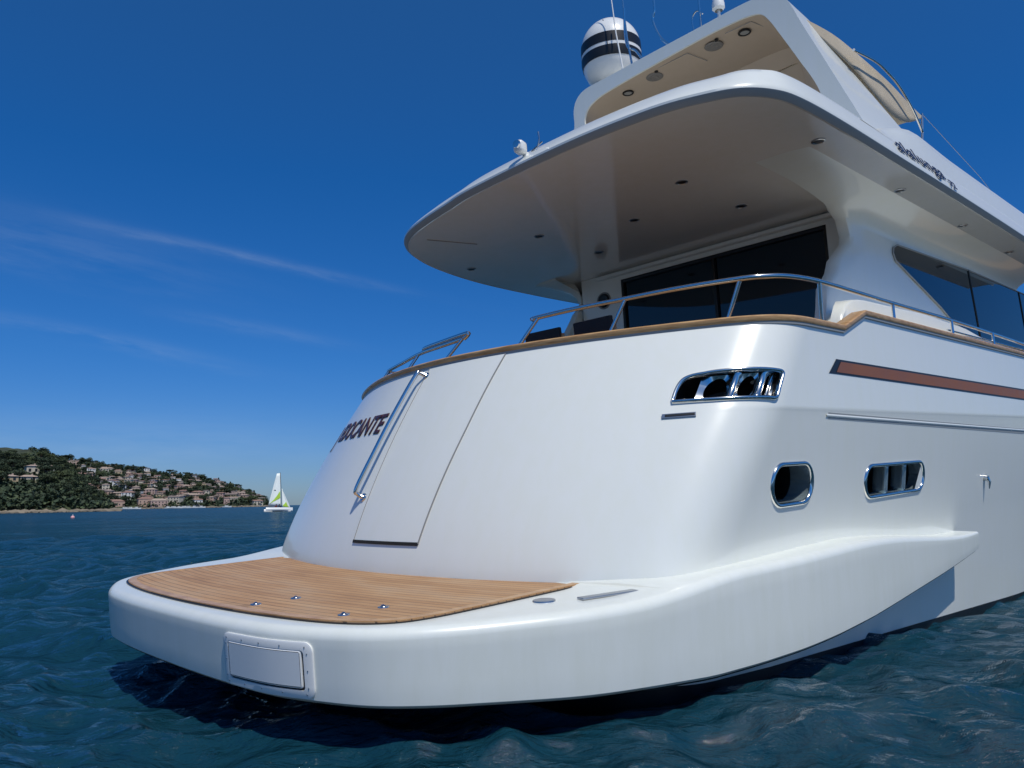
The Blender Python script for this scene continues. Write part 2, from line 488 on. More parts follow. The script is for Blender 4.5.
hull = mb.build('hull', [M['gel'], M['blackpaint']], Y, auto=28)

def surf_strip(name, path, width, mtl, parent, off=.004, thick=.006, closed=False):
    """thin band that follows the hull surface along a (tau,w) path"""
    n = len(path); mbb = MB(); A = []; Bq = []; C = []; D = []
    for i in range(n):
        p = path[i]
        q0 = path[(i - 1) % n] if closed else path[max(i - 1, 0)]
        q1 = path[(i + 1) % n] if closed else path[min(i + 1, n - 1)]
        P0 = surf(*p); T = (surf(*q1) - surf(*q0)).normalized(); N = normal(*p); S = T.cross(N).normalized() * width / 2
        A.append(P0 - S - N * .01); Bq.append(P0 - S + N * (off + thick)); C.append(P0 + S + N * (off + thick)); D.append(P0 + S - N * .01)
    rws = [A, Bq, C, D]
    if closed: rws = [r + [r[0]] for r in rws]
    mbb.grid(rws)
    return mbb.build(name, mtl, parent)

def ring_frame(name, outline, width, mtl, parent, height=.028, tubular=True):
    """raised rounded frame round an opening (outline in tau,w)"""
    n = len(outline); prof = []
    rowsf = []
    for i in range(n):
        p = outline[i]; q0 = outline[i - 1]; q1 = outline[(i + 1) % n]
        P0 = surf(*p); T = (surf(*q1) - surf(*q0)).normalized(); N = normal(*p); S = T.cross(N).normalized()
        sec = []
        for k in range(9):
            a = pi * k / 8
            sec.append(P0 + S * (cos(a) * width / 2) + N * (sin(a) * height - .004))
        rowsf.append(sec)
    rowsf.append(rowsf[0])
    return MB().grid(rowsf).build(name, mtl, parent, auto=60)

def pocket(name, outline, depth, mtl, parent, flare=1.0):
    n = len(outline); lip = []; back = []
    c = Vector((0, 0, 0))
    for p in outline:
        N = normal(*p); P0 = surf(*p); lip.append(P0 + N * .0); back.append(P0 - N * depth); c += back[-1]
    c /= n
    m_ = MB(); m_.grid([lip + [lip[0]], back + [back[0]]])
    m_.add(back + [c], [(i, (i + 1) % n, n) for i in range(n)])
    return m_.build(name, mtl, parent, smooth=False)

def liner(outline, depth, parent):
    c = [sum(p[0] for p in outline) / len(outline), sum(p[1] for p in outline) / len(outline)]
    ins_ = [(c[0] + (p[0] - c[0]) * .985, c[1] + (p[1] - c[1]) * .97) for p in outline]
    rws = [[surf(*p) - normal(*p) * depth * k for p in ins_ + ins_[:1]] for k in (0, .33, .66, 1)]
    return MB().grid(rws).build('outlet_pipe', M['bluepipe'], parent, auto=60)

# cap rail ---------------------------------------------------------------
def cap_path():
    P = []
    for t in [x for x in taus if -6 < x < 18]:
        vv = surf(t, 1.8).y; P.append((t, captop(vv, t)))
    return P
cp = cap_path(); rowsC = []
for (t, w) in cp:
    p = surf(t, w); N = normal(t, w); N.z = 0; N.normalize()
    # round the step a little
    sec = []
    for (a, h) in ((.022, -.004), (.03, .010), (.03, .034), (.020, .044), (-.10, .044), (-.115, .036), (-.115, 0.0)):
        sec.append(p + N * a + Vector((0, 0, h)))
    rowsC.append(sec + [sec[0]])
caprail = MB().grid(rowsC).build('cap_rail', M['cap'], Y, auto=40)
# thin grey under-edge
rowsC = []
for (t, w) in cp:
    p = surf(t, w - .002); N = normal(t, w); N.z = 0; N.normalize()
    rowsC.append([p + N * .002 + Vector((0, 0, -.026)), p + N * .016 + Vector((0, 0, -.022)), p + N * .018 + Vector((0, 0, 0))])
MB().grid(rowsC).build('cap_moulding', M['greytrim_shade'], caprail)
# inner bulwark and decks
rowsC = []
for (t, w) in cp:
    p = surf(t, w); N = normal(t, w); N.z = 0; N.normalize(); q = p - N * .10
    zb = 1.16 if surf(t, 1.8).y < 4.9 else 1.55
    rowsC.append([q + Vector((0, 0, .02)), Vector((q.x, q.y, zb))])
MB().grid(rowsC).build('bulwark_lining', M['gel'], hull)
sole = []
for (t, w) in cp:
    if surf(t, 1.8).y < 5.3 or abs(t) < 2: 
        p = surf(t, 1.18); N = normal(t, w); N.z = 0; N.normalize(); sole.append(Vector((surf(t, w).x, surf(t, w).y, 1.18)) - N * .09)
obj('cockpit_sole', sole, [tuple(range(len(sole)))], M['teak'], Y, smooth=False)
for s in (1, -1):
    rr = []
    for i in range(40):
        v = 5.0 + i * .4; p = surf(s * tau_at_v(v, 1.6), 1.6)
        rr.append([(p.x - s * .08, v, 1.58), (s * min(2.3, abs(p.x) * .5 + .1), v, 1.58)])
    MB().grid(rr).build('side_deck', M['teak'], Y, smooth=False)

# transom door -----------------------------------------------------------
dl = [(-.140, .250), (-.118, .8), (-.095, 1.3), (-.07, 1.775)]
dr = [(.245, .245), (.262, .7), (.28, 1.1), (.30, 1.5), (.318, 1.775)]
def dense(path, n=10):
    v = spline([(a, b, 0) for a, b in path], n); return [(p.x, p.y) for p in v]
DL, DR = dense(dl), dense(dr)
door_rows = []
for i in range(31):
    k = i / 30; w = lerp(.252, 1.772, k)
    tl = interp(w, [(b, a) for a, b in DL]); tr_ = interp(w, [(b, a) for a, b in DR])
    door_rows.append([on(lerp(tl, tr_, j / 16), w, .006) for j in range(17)])
door = MB().grid(door_rows).build('transom_door', M['gel'], Y)
surf_strip('door_seam', DL, .004, M['seam'], door, off=.0045)
surf_strip('door_seam', DR, .007, M['seam'], door, off=.0045)
surf_strip('door_gap', [(lerp(dl[0][0] - .004, dr[0][0], i / 10), .243) for i in range(11)], .026, M['seamdark'], door, off=.0055)

# handrail beside the door
hr = [(-.088, 1.70), (-.092, 1.66), (-.120, 1.27), (-.145, .95), (-.178, .66), (-.180, .62)]
hp = [on(hr[0][0] + .015, hr[0][1] + .0, .0), on(*hr[0], .055), on(*hr[1], .085), on(*hr[2], .09), on(*hr[3], .09), on(*hr[4], .085), on(*hr[5], .05), on(hr[5][0] + .012, hr[5][1] - .01, .0)]
hrail = MB().tube(spline(hp, 8), .020, 14).build('boarding_handrail', M['chrome'], Y)
for (t, w) in ((hr[0][0] + .015, hr[0][1]), (hr[5][0] + .012, hr[5][1] - .01)):
    MB().lathe([(0, .014), (.036, .012), (.042, 0), (.042, -.01)], on(t, w, 0), normal(t, w), 24).build('rail_foot', M['chrome'], hrail)

# openings ---------------------------------------------------------------
# exhaust ports
ex = bpy.data.objects.new('exhaust_port', None); COL.objects.link(ex); ex.parent = Y
liner(PORT1, .17, ex)
pocket('recess', [p for p in PORT1], .45, M['darkpanel'], ex)
ring_frame('chrome_ring', PORT1, .038, M['chrome'], ex, .022)
ex2 = bpy.data.objects.new('exhaust_port', None); COL.objects.link(ex2); ex2.parent = Y
liner(PORT2, .13, ex2)
pocket('recess', PORT2, .45, M['darkpanel'], ex2)
ring_frame('chrome_ring', PORT2, .038, M['chrome'], ex2, .022)
for v_ in (3.48, 3.92):
    rr = []
    for k in range(9):
        w_ = .385 + .26 * k / 8; b_l = .02 * sin(pi * k / 8)
        p = on(tau_v(v_, w_), w_, -.008); N = normal(tau_v(v_, w_), w_)
        rr.append([p, p - N * .05 + Vector((0, .012, 0)), p - N * .10 + Vector((0, .022, 0)), p - N * .14 + Vector((0, .02, 0))])
    o_ = MB().grid(rr).build('louvre', M['bluepipe'], ex2); q = o_.modifiers.new('t', 'SOLIDIFY'); q.thickness = .012
# quarter fairlead with rollers
fl = bpy.data.objects.new('quarter_fairlead', None); COL.objects.link(fl); fl.parent = Y
FD = dense(FAIR + [FAIR[0]], 4)[:-1]
pocket('recess', FAIR, .26, M['darkpanel'], fl)
ring_frame('chrome_surround', FD, .036, M['chrome'], fl, .030)
def roller(t, w0, w1, r, dep):
    a = on(t, w0, -dep); b = on(t, w1, -dep); ax = (b - a); L_ = ax.length
    prof = [(r * 1.25, 0), (r * 1.25, .02), (r, .035), (r * .82, L_ * .5), (r, L_ - .035), (r * 1.25, L_ - .02), (r * 1.25, L_)]
    MB().lathe(prof, a, ax, 24).build('roller', M['chrome'], fl)
roller(1.28, 1.205, 1.41, .030, .04); roller(1.59, 1.205, 1.41, .032, .04); roller(1.75, 1.205, 1.405, .020, .07)
# hull side hawse plates behind the rollers (polished, with round openings)
def hawse(t0, t1, parent):
    m_ = MB(); n = 28; W0, W1 = 1.205, 1.405; R0 = []; R1 = []
    tc_ = (t0 + t1) / 2; wc = (W0 + W1) / 2
    for i in range(n):
        a = 2 * pi * i / n; ca, sa = cos(a), sin(a); k = max(abs(ca), abs(sa))
        R0.append(on(tc_ + (t1 - t0) / 2 * ca / k, wc + (W1 - W0) / 2 * sa / k, -.04))
        R1.append(on(tc_ + (t1 - t0) / 2 * .80 * ca, wc + (W1 - W0) / 2 * .88 * sa, -.06))
    m_.grid([R0 + [R0[0]], R1 + [R1[0]]]); m_.build('hawse_plate', M['chrome'], parent)
hawse(.99, 1.24, fl); hawse(1.32, 1.56, fl); hawse(1.62, 1.79, fl)
# small slotted vent below the fairlead
VT = [(.955, 1.085), (1.075, 1.085), (1.088, 1.118), (.968, 1.118)]
vent = surf_strip('drain_slot', [(.93, 1.10), (.97, 1.10), (1.01, 1.10), (1.05, 1.10)], .034, M['chrome_s'], Y, off=.006)
surf_strip('slot', [(.938, 1.10), (.97, 1.10), (1.01, 1.10), (1.042, 1.10)], .018, M['black'], vent, off=.009)

# brown stripe and moulded groove along the side
def side_pt(v, w, off): 
    t = tau_at_v(v, w); return on(t, w, off)
def side_band(name, tabtop, tabbot, v0, v1, mtl, off, parent, skew=0.0):
    rr = []
    n = 60
    for i in range(n + 1):
        k = i / n; row = []
        for (tab, sk) in ((tabtop, skew), (tabbot, 0)):
            v = lerp(v0 + sk, v1, k); row.append(side_pt(v, interp(v, tab), off))
        a, b = row; N = Vector((1, 0, 0)); rr.append([a - N * .03, a, b, b - N * .03])
    return MB().grid(rr).build(name, mtl, parent)
ST, SB, ST1, SB1 = 1.545, 1.42, 1.49, 1.34
st_o = side_band('stripe_border', [(2.3, ST), (8.5, ST1), (13, ST1 + .06)], [(2.3, SB), (8.5, SB1), (13, SB1 + .06)], 2.22, 13, M['black'], .003, Y, .16)
side_band('brown_stripe', [(2.3, ST - .018), (8.5, ST1 - .02), (13, ST1 + .04)], [(2.3, SB + .016), (8.5, SB1 + .018), (13, SB1 + .078)], 2.36, 13, M['stripe'], .006, st_o, .10)
gr = side_band('moulded_groove', [(2.1, 1.105), (8, .965), (13, .95)], [(2.1, 1.055), (8, .90), (13, .89)], 2.16, 13, M['greytrim_shade'], .0025, Y, .0)
rr = []
for (top, bot, o_) in (((1.09, .935), (1.066, .91), .016),):
    for i in range(61):
        v = lerp(2.12, 13, i / 60); k = min(1, (v - 2.2) / 6.8)
        a = side_pt(v, lerp(top[0], top[1], k), .004); b = side_pt(v, lerp(bot[0], bot[1], k), .004)
        m1 = (a + b) / 2 + Vector((.006, 0, 0)); rr.append([a, lerp(a, b, .25) + Vector((.005, 0, 0)), m1, lerp(a, b, .75) + Vector((.005, 0, 0)), b])
MB().grid(rr).build('rubbing_strake', M['gel'], gr)
# small chrome drain spout with its lip
dn = on(tau_at_v(6.4, .40), .40, 0)
spout = MB().lathe([(0, .05), (.030, .045), (.036, .02), (.036, -.01)], dn, (1, -.1, -.1), 20)
spout.tube([dn + Vector((.03, 0, 0)), dn + Vector((.05, 0, -.05)), dn + Vector((.04, .0, -.13))], [.022, .018, .006], 10)
spout.build('drain_spout', M['chrome'], Y)

# swim platform ----------------------------------------------------------
half = [(0, -1.945), (.5, -1.94), (.95, -1.92), (1.4, -1.87), (1.76, -1.755), (2.04, -1.61), (2.28, -1.36), (2.49, -1.02), (2.68, -.62), (2.80, -.08), (2.89, .6), (2.955, 1.4), (2.975, 2.3), (2.965, 3.2), (2.955, 4.1), (2.935, 4.9), (2.925, 5.36)]
full = [(-a, b, 0) for a, b in half[::-1]][:-1] + [(a, b, 0) for a, b in half]
path = spline(full, 6)
def PR(v): return interp(v, [(-2, .062), (2.5, .062), (4.8, .035), (5.3, .022)])
def PIN(v): return interp(v, [(-2, .018), (0, .03), (1.4, .02), (5.3, .01)])
def top_w(v): return smooth_interp(v, [(-.35, 0), (.7, .075), (2.2, .085), (5.3, -.125)])
def bot_w(v): return interp(v, [(-2, -.385), (-1.2, -.43), (-.4, -.49), (.3, -.545), (.8, -.557), (1.3, -.56), (1.8, -.552), (2.4, -.528), (3.0, -.493), (3.6, -.452), (4.2, -.412), (4.87, -.365), (5.2, -.335), (5.36, -.32)])
rowsP = []; innerP = []
for i, p in enumerate(path):
    T = (path[min(i + 1, len(path) - 1)] - path[max(i - 1, 0)]).normalized(); N = Vector((T.y, -T.x, 0))
    if N.dot(p - Vector((0, 1.5, 0))) < 0: N = -N
    tw, bw = top_w(p.y), bot_w(p.y)
    aft = max(0, min(1, (.2 - p.y) / 1.2)); R = PR(p.y); inn = PIN(p.y)   # tumble-in of the face towards the bottom
    hgt = tw - bw; sec = []
    Rr = R
    sec.append(p - N * (Rr + .055) + Vector((0, 0, tw + .0)))
    for k in range(7):
        a = pi / 2 * (1 - k / 6); sec.append(p + N * (Rr * cos(a) - Rr) + Vector((0, 0, tw - Rr + Rr * sin(a))))
    for k in range(1, 6):
        t = k / 6; sec.append(p - N * (inn * t ** 1.1) + Vector((0, 0, lerp(tw - Rr, bw + .03, t))))
    sec.append(p - N * (inn + .004) + Vector((0, 0, bw + .02))); sec.append(p - N * (inn + .03) + Vector((0, 0, bw)))
    inb = Vector((p.x * .55, max(-.2, p.y) if p.y > -.2 else lerp(-.2, p.y, .3), bw + .0))
    if p.y > -.2: inb = Vector((math.copysign(b_(bw) - .15, p.x), p.y, bw + .02))
    sec.append(inb)
    q = Vector((math.copysign(2.35, p.x), p.y, tw + .01)) if p.y > -.05 else None
    if q is None: q = Vector((p.x * .6, p.y * .35, 0))
    q.z = tw if p.y < -.05 else tw + .012
    sec = [q] + sec
    rowsP.append(sec)
mp_ = MB().grid(rowsP)
mid = [r[0] for r in rowsP if r[0].y < 0.5]
mp_.add(mid, [tuple(range(len(mid)))])
botm = [r[-1] for r in rowsP if r[0].y < .3]
mp_.add(botm, [tuple(range(len(botm)))])
# closed tips of the two sponsons
for r in (rowsP[0], rowsP[-1]): mp_.add(r, [tuple(range(len(r)))])
plat = mp_.build('swim_platform', M['gel_platform'], Y, auto=40)
# black sheet under the platform: the underside's shade put into its colour
rowsB = []
for sec in rowsP:
    a, b = sec[-2], sec[-1]; rowsB.append([a + Vector((0, 0, -.003)), a + Vector((0, 0, -.012)) + (b - a) * .03, b + Vector((0, 0, -.012))])
MB().grid([r for r, s in zip(rowsB, rowsP) if s[0].y < 6]).build('platform_underside_shade', M['blackpaint'], plat)

# teak
th = [(2.055, .03), (2.07, -.42), (2.08, -.9), (2.07, -1.25), (2.0, -1.45), (1.8, -1.595), (1.44, -1.695), (.82, -1.77), (0, -1.80)]
tk = spline([(a, b, 0) for a, b in th] + [(-a, b, 0) for a, b in th[::-1]][1:], 6)
def teak_sheet(name, shrink, z, mtl, parent):
    c = Vector((0, -.85, 0)); pts = []
    for i, p in enumerate(tk):
        T = (tk[min(i + 1, len(tk) - 1)] - tk[max(i - 1, 0)]).normalized(); N = Vector((-T.y, T.x, 0))
        if N.dot(c - p) < 0: N = -N
        pts.append(p + N * shrink)
    front = [Vector((u, min(vt(u, 0) - .004 + .05, .03), 0)) for u in [lerp(-2.05, 2.05, i / 30) for i in range(31)]]
    # strips across, from side to side
    poly = pts + [Vector((f.x, f.y, 0)) for f in front]
    n = len(poly)
    m_ = MB().add([Vector((p.x, p.y, z)) for p in poly] + [Vector((p.x, p.y, -.02)) for p in poly], [tuple(range(n))] + [(i, (i + 1) % n, n + (i + 1) % n, n + i) for i in range(n)])
    return m_.build(name, mtl, parent, smooth=False)
tkd = teak_sheet('teak_caulking', -.012, .006, M['black'], plat)
tk2 = teak_sheet('teak_deck', .004, .012, M['teak'], plat)
# margin plank
mg = []
for i, p in enumerate(tk):
    T = (tk[min(i + 1, len(tk) - 1)] - tk[max(i - 1, 0)]).normalized(); N = Vector((-T.y, T.x, 0))
    if N.dot(Vector((0, -.85, 0)) - p) < 0: N = -N
    mg.append([p + N * .008 + Vector((0, 0, .012)), p + N * .008 + Vector((0, 0, .0165)), p + N * .07 + Vector((0, 0, .0165)), p + N * .07 + Vector((0, 0, .012))])
MB().grid(mg).build('margin_plank', M['cap'], tk2, smooth=False)
# round deck fittings
for (u, v, r) in ((.70, -1.61, .034), (.72, -1.34, .034), (1.58, -1.23, .034), (1.58, -1.50, .034)):
    m_ = MB().lathe([(0, .021), (r * .55, .021), (r * .62, .018), (r, .018), (r * 1.05, .014), (r * 1.05, .0)], (u, v, 0), seg=28)
    m_.tube([(u - .02, v, .020), (u, v, .026), (u + .02, v, .020)], .005, 8)
    m_.build('deck_fitting', M['chrome_s'], plat)
MB().lathe([(0, .010), (.06, .010), (.068, .008), (.07, 0)], (2.25, -.55, 0), seg=28).build('filler_cap', M['chrome_s'], plat)
def plate(u0, v0, u1, v1, wd, h, mtl, name):
    a = Vector((u0, v0, 0)); b = Vector((u1, v1, 0)); d = (b - a).normalized(); R = Matrix((d, Vector((-d.y, d.x, 0)), Vector((0, 0, 1)))).transposed()
    z = top_w((v0 + v1) / 2)
    return MB().box((a + b) / 2 + Vector((0, 0, z + h / 2)), ((b - a).length, wd, h), R, bev=.003).build(name, mtl, plat)
plate(2.42, -.42, 2.53, -.03, .07, .012, M['chrome_s'], 'step_plate')
# stern hatch ------------------------------------------------------------
def aft_face(u, w, off):
    """point on the platform's aft face"""
    for A_, B_ in zip(rowsP, rowsP[1:]):
        if A_[6].y < -1 and B_[6].y < -1 and A_[6].x <= u <= B_[6].x:
            k = (u - A_[6].x) / (B_[6].x - A_[6].x); sec = [a.lerp(b, k) for a, b in zip(A_, B_)][7:]
            T = (B_[6] - A_[6]).normalized(); N = Vector((T.y, -T.x, 0))
            for a, b in zip(sec, sec[1:]):
                if b.z <= w <= a.z and a.z - b.z > 1e-6:
                    q = a.lerp(b, (a.z - w) / (a.z - b.z)); return q + N * off
            return sec[4] * 1.0 + N * off
    return Vector((u, -1.9, w))
HC = (1.325, -.222); 
hp_ = []
HX = .385
def hrow(hx, hy, r, off):
    P = rrect(HC[0], HC[1], hx, hy, r, 5); Q = []
    for ei, (a, b) in enumerate(zip(P, P[1:] + P[:1])):
        n = 20 if ei % 6 == 5 else 1; Q += [(lerp(a[0], b[0], k / n), lerp(a[1], b[1], k / n)) for k in range(n)]
    return [aft_face(x, z, off) for x, z in Q]
def hgrid(hx, hy, off, n=16):
    return [[aft_face(HC[0] + hx * (2 * i / n - 1), HC[1] + hy * (2 * j / 6 - 1), off) for j in range(7)] for i in range(n + 1)]
L0 = hrow(HX, .150, .05, -.004); L1 = hrow(HX, .150, .05, .010); L2 = hrow(HX - .008, .142, .045, .014); L3 = hrow(HX - .055, .106, .02, .014); L4 = hrow(HX - .055, .106, .02, .003)
hatch = MB().grid([q + [q[0]] for q in (L0, L1, L2, L3, L4)]).build('stern_hatch', M['whiteplastic'], plat, auto=30)
MB().grid(hgrid(HX - .054, .107, .0025)).build('hatch_recess', M['black'], hatch, smooth=False)
HC = (1.320, -.217)
D0 = hrow(HX - .066, .099, .012, .001); D1 = hrow(HX - .066, .099, .012, .012); D2 = hrow(HX - .072, .093, .010, .016)
dd = MB().grid([q + [q[0]] for q in (D0, D1, D2)]).grid(hgrid(HX - .075, .090, .0162))
dd.build('hatch_lid', M['whiteplastic'], hatch, auto=30)
HC = (1.325, -.222)
for (x, z) in [(HC[0] + sx * (HX - .032), HC[1] + k * .09) for sx in (-1, 1) for k in (-1, 0, 1)] + [(HC[0] + k * .17, HC[1] + sz * .124) for sz in (-1, 1) for k in (-2, -1, 0, 1, 2)]:
    MB().lathe([(0, .003), (.004, .0025), (.0055, 0)], aft_face(x, z, .014), (0, -1, .1), 10).build('screw', M['chrome_s'], hatch)

# railings ---------------------------------------------------------------
def capz(p): return Vector((p.x, p.y, p.z))
def rail_set(name, top, stans, rt=.021, rs=.017, feet=True):
    r = MB().tube(top, rt, 14).build(name, M['chrome'], Y)
    for a, b in stans:
        m_ = MB().tube([a, lerp(Vector(a), Vector(b), .5), b], rs, 12)
        m_.lathe([(.034, 0), (.034, .006), (.02, .02)], a, (0, 0, 1), 16)
        m_.build('stanchion', M['chrome'], r)
    return r
S1 = [((.60, .93, 1.84), (.76, 1.09, 2.14)), ((1.50, 1.15, 1.84), (1.64, 1.24, 2.15)), ((2.44, 1.47, 1.84), (2.56, 1.50, 2.15)), ((2.83, 2.28, 1.84), (2.86, 2.24, 2.17))]
side_st = [((2.81, v, 2.01), (2.80, v + .03, 2.20)) for v in (3.95, 5.7, 7.3, 8.9, 10.5)]
top1 = spline([(.70, 1.07, 2.132), (.76, 1.09, 2.145), (1.2, 1.15, 2.155), (1.64, 1.24, 2.16), (2.1, 1.34, 2.165), (2.56, 1.49, 2.165), (2.72, 1.60, 2.165), (2.82, 1.80, 2.17), (2.86, 2.24, 2.18), (2.84, 3.0, 2.19), (2.80, 3.98, 2.205), (2.79, 5.73, 2.21), (2.76, 7.33, 2.21), (2.70, 8.93, 2.22), (2.6, 10.53, 2.25)], 8)
railA = rail_set('stern_rail', top1, S1 + side_st)
rl = [Vector((2.76, v, 2.10)) for v in (5.7, 7.3, 8.9, 10.5)]
MB().tube(rl, .011, 8).build('lower_rail', M['chrome'], railA)
S2 = [((-.50, .92, 1.83), (-.31, 1.09, 2.12)), ((-1.46, 1.14, 1.83), (-1.38, 1.34, 2.13)), ((-2.45, 1.45, 1.82), (-2.42, 1.66, 2.10))]
top2 = spline([(-2.50, 1.72, 2.095), (-2.42, 1.66, 2.105), (-1.9, 1.50, 2.12), (-1.38, 1.34, 2.135), (-.85, 1.20, 2.125), (-.31, 1.09, 2.12)], 8)
railB = rail_set('stern_rail', top2, S2)
# short sliding gate rail stacked on the port rail
MB().tube(spline([(-1.25, 1.33, 2.155), (-1.2, 1.30, 2.175), (-.75, 1.19, 2.17), (-.25, 1.09, 2.165), (-.22, 1.09, 2.15), (-.28, 1.09, 2.12)], 6), .022, 12).build('gate_rail', M['chrome'], railB)
MB().tube([(-2.42, 1.66, 2.09), (-2.1, 2.0, 2.02), (-1.7, 2.6, 1.98)], .012, 8).build('side_rail', M['chrome'], railB)

# upper deck overhang (roof over the cockpit) ---------------------------
ro = [(-3.12, 11.6), (-3.14, 8.5), (-3.14, 6.2), (-3.07, 4.8), (-2.97, 3.85), (-2.82, 3.15), (-2.60, 2.5), (-2.34, 2.02), (-2.03, 1.68), (-1.62, 1.44), (-1.1, 1.30), (-.6, 1.21), (-.2, 1.14), (.6, 1.10), (1.4, 1.10), (2.1, 1.17), (2.48, 1.29), (2.74, 1.44), (2.90, 1.68), (2.97, 2.0), (3.0, 2.7), (3.01, 4.0), (3.02, 6.2), (3.02, 8.5), (3.0, 11.6)]
rp = spline([(a, b, 0) for a, b in ro], 6)
def roof_sec(i, p):
    T = (rp[min(i + 1, len(rp) - 1)] - rp[max(i - 1, 0)]).normalized(); N = Vector((T.y, -T.x, 0))
    if N.dot(p - Vector((0, 6, 0))) < 0: N = -N
    aftness = max(0, -N.y); 
    ins = lerp(.085, .26, aftness ** 1.2)
    if p.x < 0 and aftness < .9: ins = lerp(.05, .26, aftness)
    zt = 3.885
    s = [p - N * .075 + Vector((0, 0, 3.60)), p - N * .05 + Vector((0, 0, 3.592)), p - N * .006 + Vector((0, 0, 3.625)), p + Vector((0, 0, 3.64)), p + Vector((0, 0, 3.66))]
    for k in range(1, 6):
        t = k / 6; s.append(p - N * (ins * t ** 1.15) + Vector((0, 0, lerp(3.66, zt - .01, t))))
    s += [p - N * (ins + .015) + Vector((0, 0, zt)), p - N * (ins + .10) + Vector((0, 0, zt + .012))]
    return s
rs = [roof_sec(i, p) for i, p in enumerate(rp)]
roofm = MB().grid([r[3:] for r in rs])
tp_ = [r[-1] for r in rs]; roofm.add(tp_, [tuple(range(len(tp_)))])
roof = roofm.build('upper_deck', M['gel'], Y, auto=40)
MB().grid([r[1:4] for r in rs]).build('edge_lip', M['greytrim_shade'], roof)  # grey colour holds the shade of the lip's inward-slanting face
cl_ = [r[0] for r in rs]
ceil = MB().grid([[r[0], r[1]] for r in rs]).add(cl_, [tuple(range(len(cl_)))]).build('cockpit_ceiling', M['ceil'], roof, smooth=False)
for (u, v) in ((2.71, 2.86), (1.36, 2.69), (1.34, 3.89), (.32, 3.26), (-.75, 2.77), (-.79, 3.95), (-2.36, 3.06), (-2.5, 4.9), (2.68, 4.92), (2.68, 7.07), (2.68, 9.23), (-2.62, 6.9)):
    l = MB().lathe([(.062, 0), (.062, -.006), (.050, -.010), (.045, -.004)], (u, v, 3.598), seg=24).build('ceiling_light', M['chrome_s'], ceil)
    MB().lathe([(.045, -.005), (0, -.006)], (u, v, 3.60), seg=24).build('lens', M['black'], l)
# ceiling access panel line
MB().tube([(-1.62, 1.72, 3.598), (-1.42, 2.35, 3.598)], .006, 6).build('panel_seam', M['seam'], ceil)
# searchlight on the fascia
sl = bpy.data.objects.new('searchlight', None); COL.objects.link(sl); sl.parent = Y
c = Vector((.60, 1.15, 3.83))
MB().box(c, (.105, .13, .125), Matrix.Rotation(.3, 3, 'Z'), bev=.035).build('housing', M['whiteplastic'], sl)
MB().lathe([(0, .02), (.036, .018), (.042, 0)], c + Vector((.018, -.062, .01)), (.2, -1, 0), 20).build('lens', M['chrome'], sl)
MB().box(c + Vector((.0, .07, -.08)), (.05, .05, .10), bev=.01).build('bracket', M['whiteplastic'], sl)
MB().tube([c + Vector((.13, .1, -.02)), c + Vector((.16, .10, .06)), c + Vector((.15, .10, .13))], .008, 8).tube([c + Vector((.05, .1, -.03)), c + Vector((.16, .14, .04))], .008, 8).build('small_aerial', M['chrome_s'], sl)

# saloon -----------------------------------------------------------------
WU = 2.20
def T2(v, w): return (v + .0812 * (v + 3.89), w + .0812 * (w - .78))
def wing(s, edge, name):
    # wall from its curved aft edge forward; flares out under the ceiling
    rws = []
    W = [1.0, 1.5, 1.9, 2.1, 2.3, 2.5, 2.7, 2.85, 3.0, 3.1, 3.2, 3.3, 3.38, 3.45, 3.50, 3.54, 3.57, 3.585, 3.596, 3.605]
    for w in W:
        va = smooth_interp(w, edge); fl_ = max(0, (w - 3.34) / .265) ** 2.2 * .42
        out = [Vector((s * (WU - .15 + fl_ * .32), va + .0, w)), Vector((s * (WU - .11), va - .012, w)), Vector((s * (WU - .03 + fl_ * .6), va + .0, w)), Vector((s * (WU + fl_), va + .06, w))]
        out += [Vector((s * (WU + fl_), lerp(va + .06, 11.5, k / 16), w)) for k in range(1, 17)]
        inn = [Vector((s * (WU - .15 + fl_ * .32), 5.0, w))]
        rws.append(inn + out)
    return MB().grid(rws).build(name, M['gel'], Y, auto=50)
wing(1, [(1.0, 3.8), (2.05, 3.86), (2.45, 3.98), (2.82, 4.32), (3.16, 4.74), (3.36, 4.68), (3.48, 4.4), (3.55, 4.05), (3.585, 3.6), (3.598, 3.1), (3.606, 2.5)], 'saloon_side')
wing(-1, [(1.0, 3.4), (1.9, 3.75), (2.35, 4.25), (2.7, 4.62), (3.0, 4.85), (3.3, 5.1), (3.45, 4.95), (3.60, 4.5)], 'saloon_side')
VB = 5.0
bk = MB()
def quad(u0, u1, w0, w1, v, m_): m_.add([(u0, v, w0), (u1, v, w0), (u1, v, w1), (u0, v, w1)], [(0, 1, 2, 3)])
bkp = MB()
for (u0, u1, w0, w1) in ((-2.02, -1.27, 1.0, 3.6), (1.80, 2.10, 1.0, 3.6), (-1.27, 1.80, 3.47, 3.6)):
    bkp.box(((u0 + u1) / 2, VB + .06, (w0 + w1) / 2), (u1 - u0, .12, w1 - w0))
bulk = bkp.build('saloon_bulkhead', M['gel'], Y, smooth=False)
MB().box(((-1.27 + 1.80) / 2, VB - .03, 3.55), (3.9, .12, .05), bev=.015).build('cornice', M['gel'], bulk)
gd = MB().box((.265, VB + .06, 2.23), (3.06, .03, 2.47)).build('sliding_glass_door', M['glass'], Y, smooth=False)
for u in (-1.25, .26, 1.78): MB().box((u, VB + .03, 2.23), (.045, .05, 2.48), bev=.006).build('door_frame', M['black'], gd)
MB().box((.265, VB + .03, 3.445), (3.06, .05, .05), bev=.006).build('door_frame', M['black'], gd)
spk = MB().lathe([(0, .03), (.05, .02), (.085, .03), (.10, .02), (.105, 0)], (-1.60, VB - .005, 3.22), (0, -1, 0), 28).build('wall_speaker', M['black'], bulk)
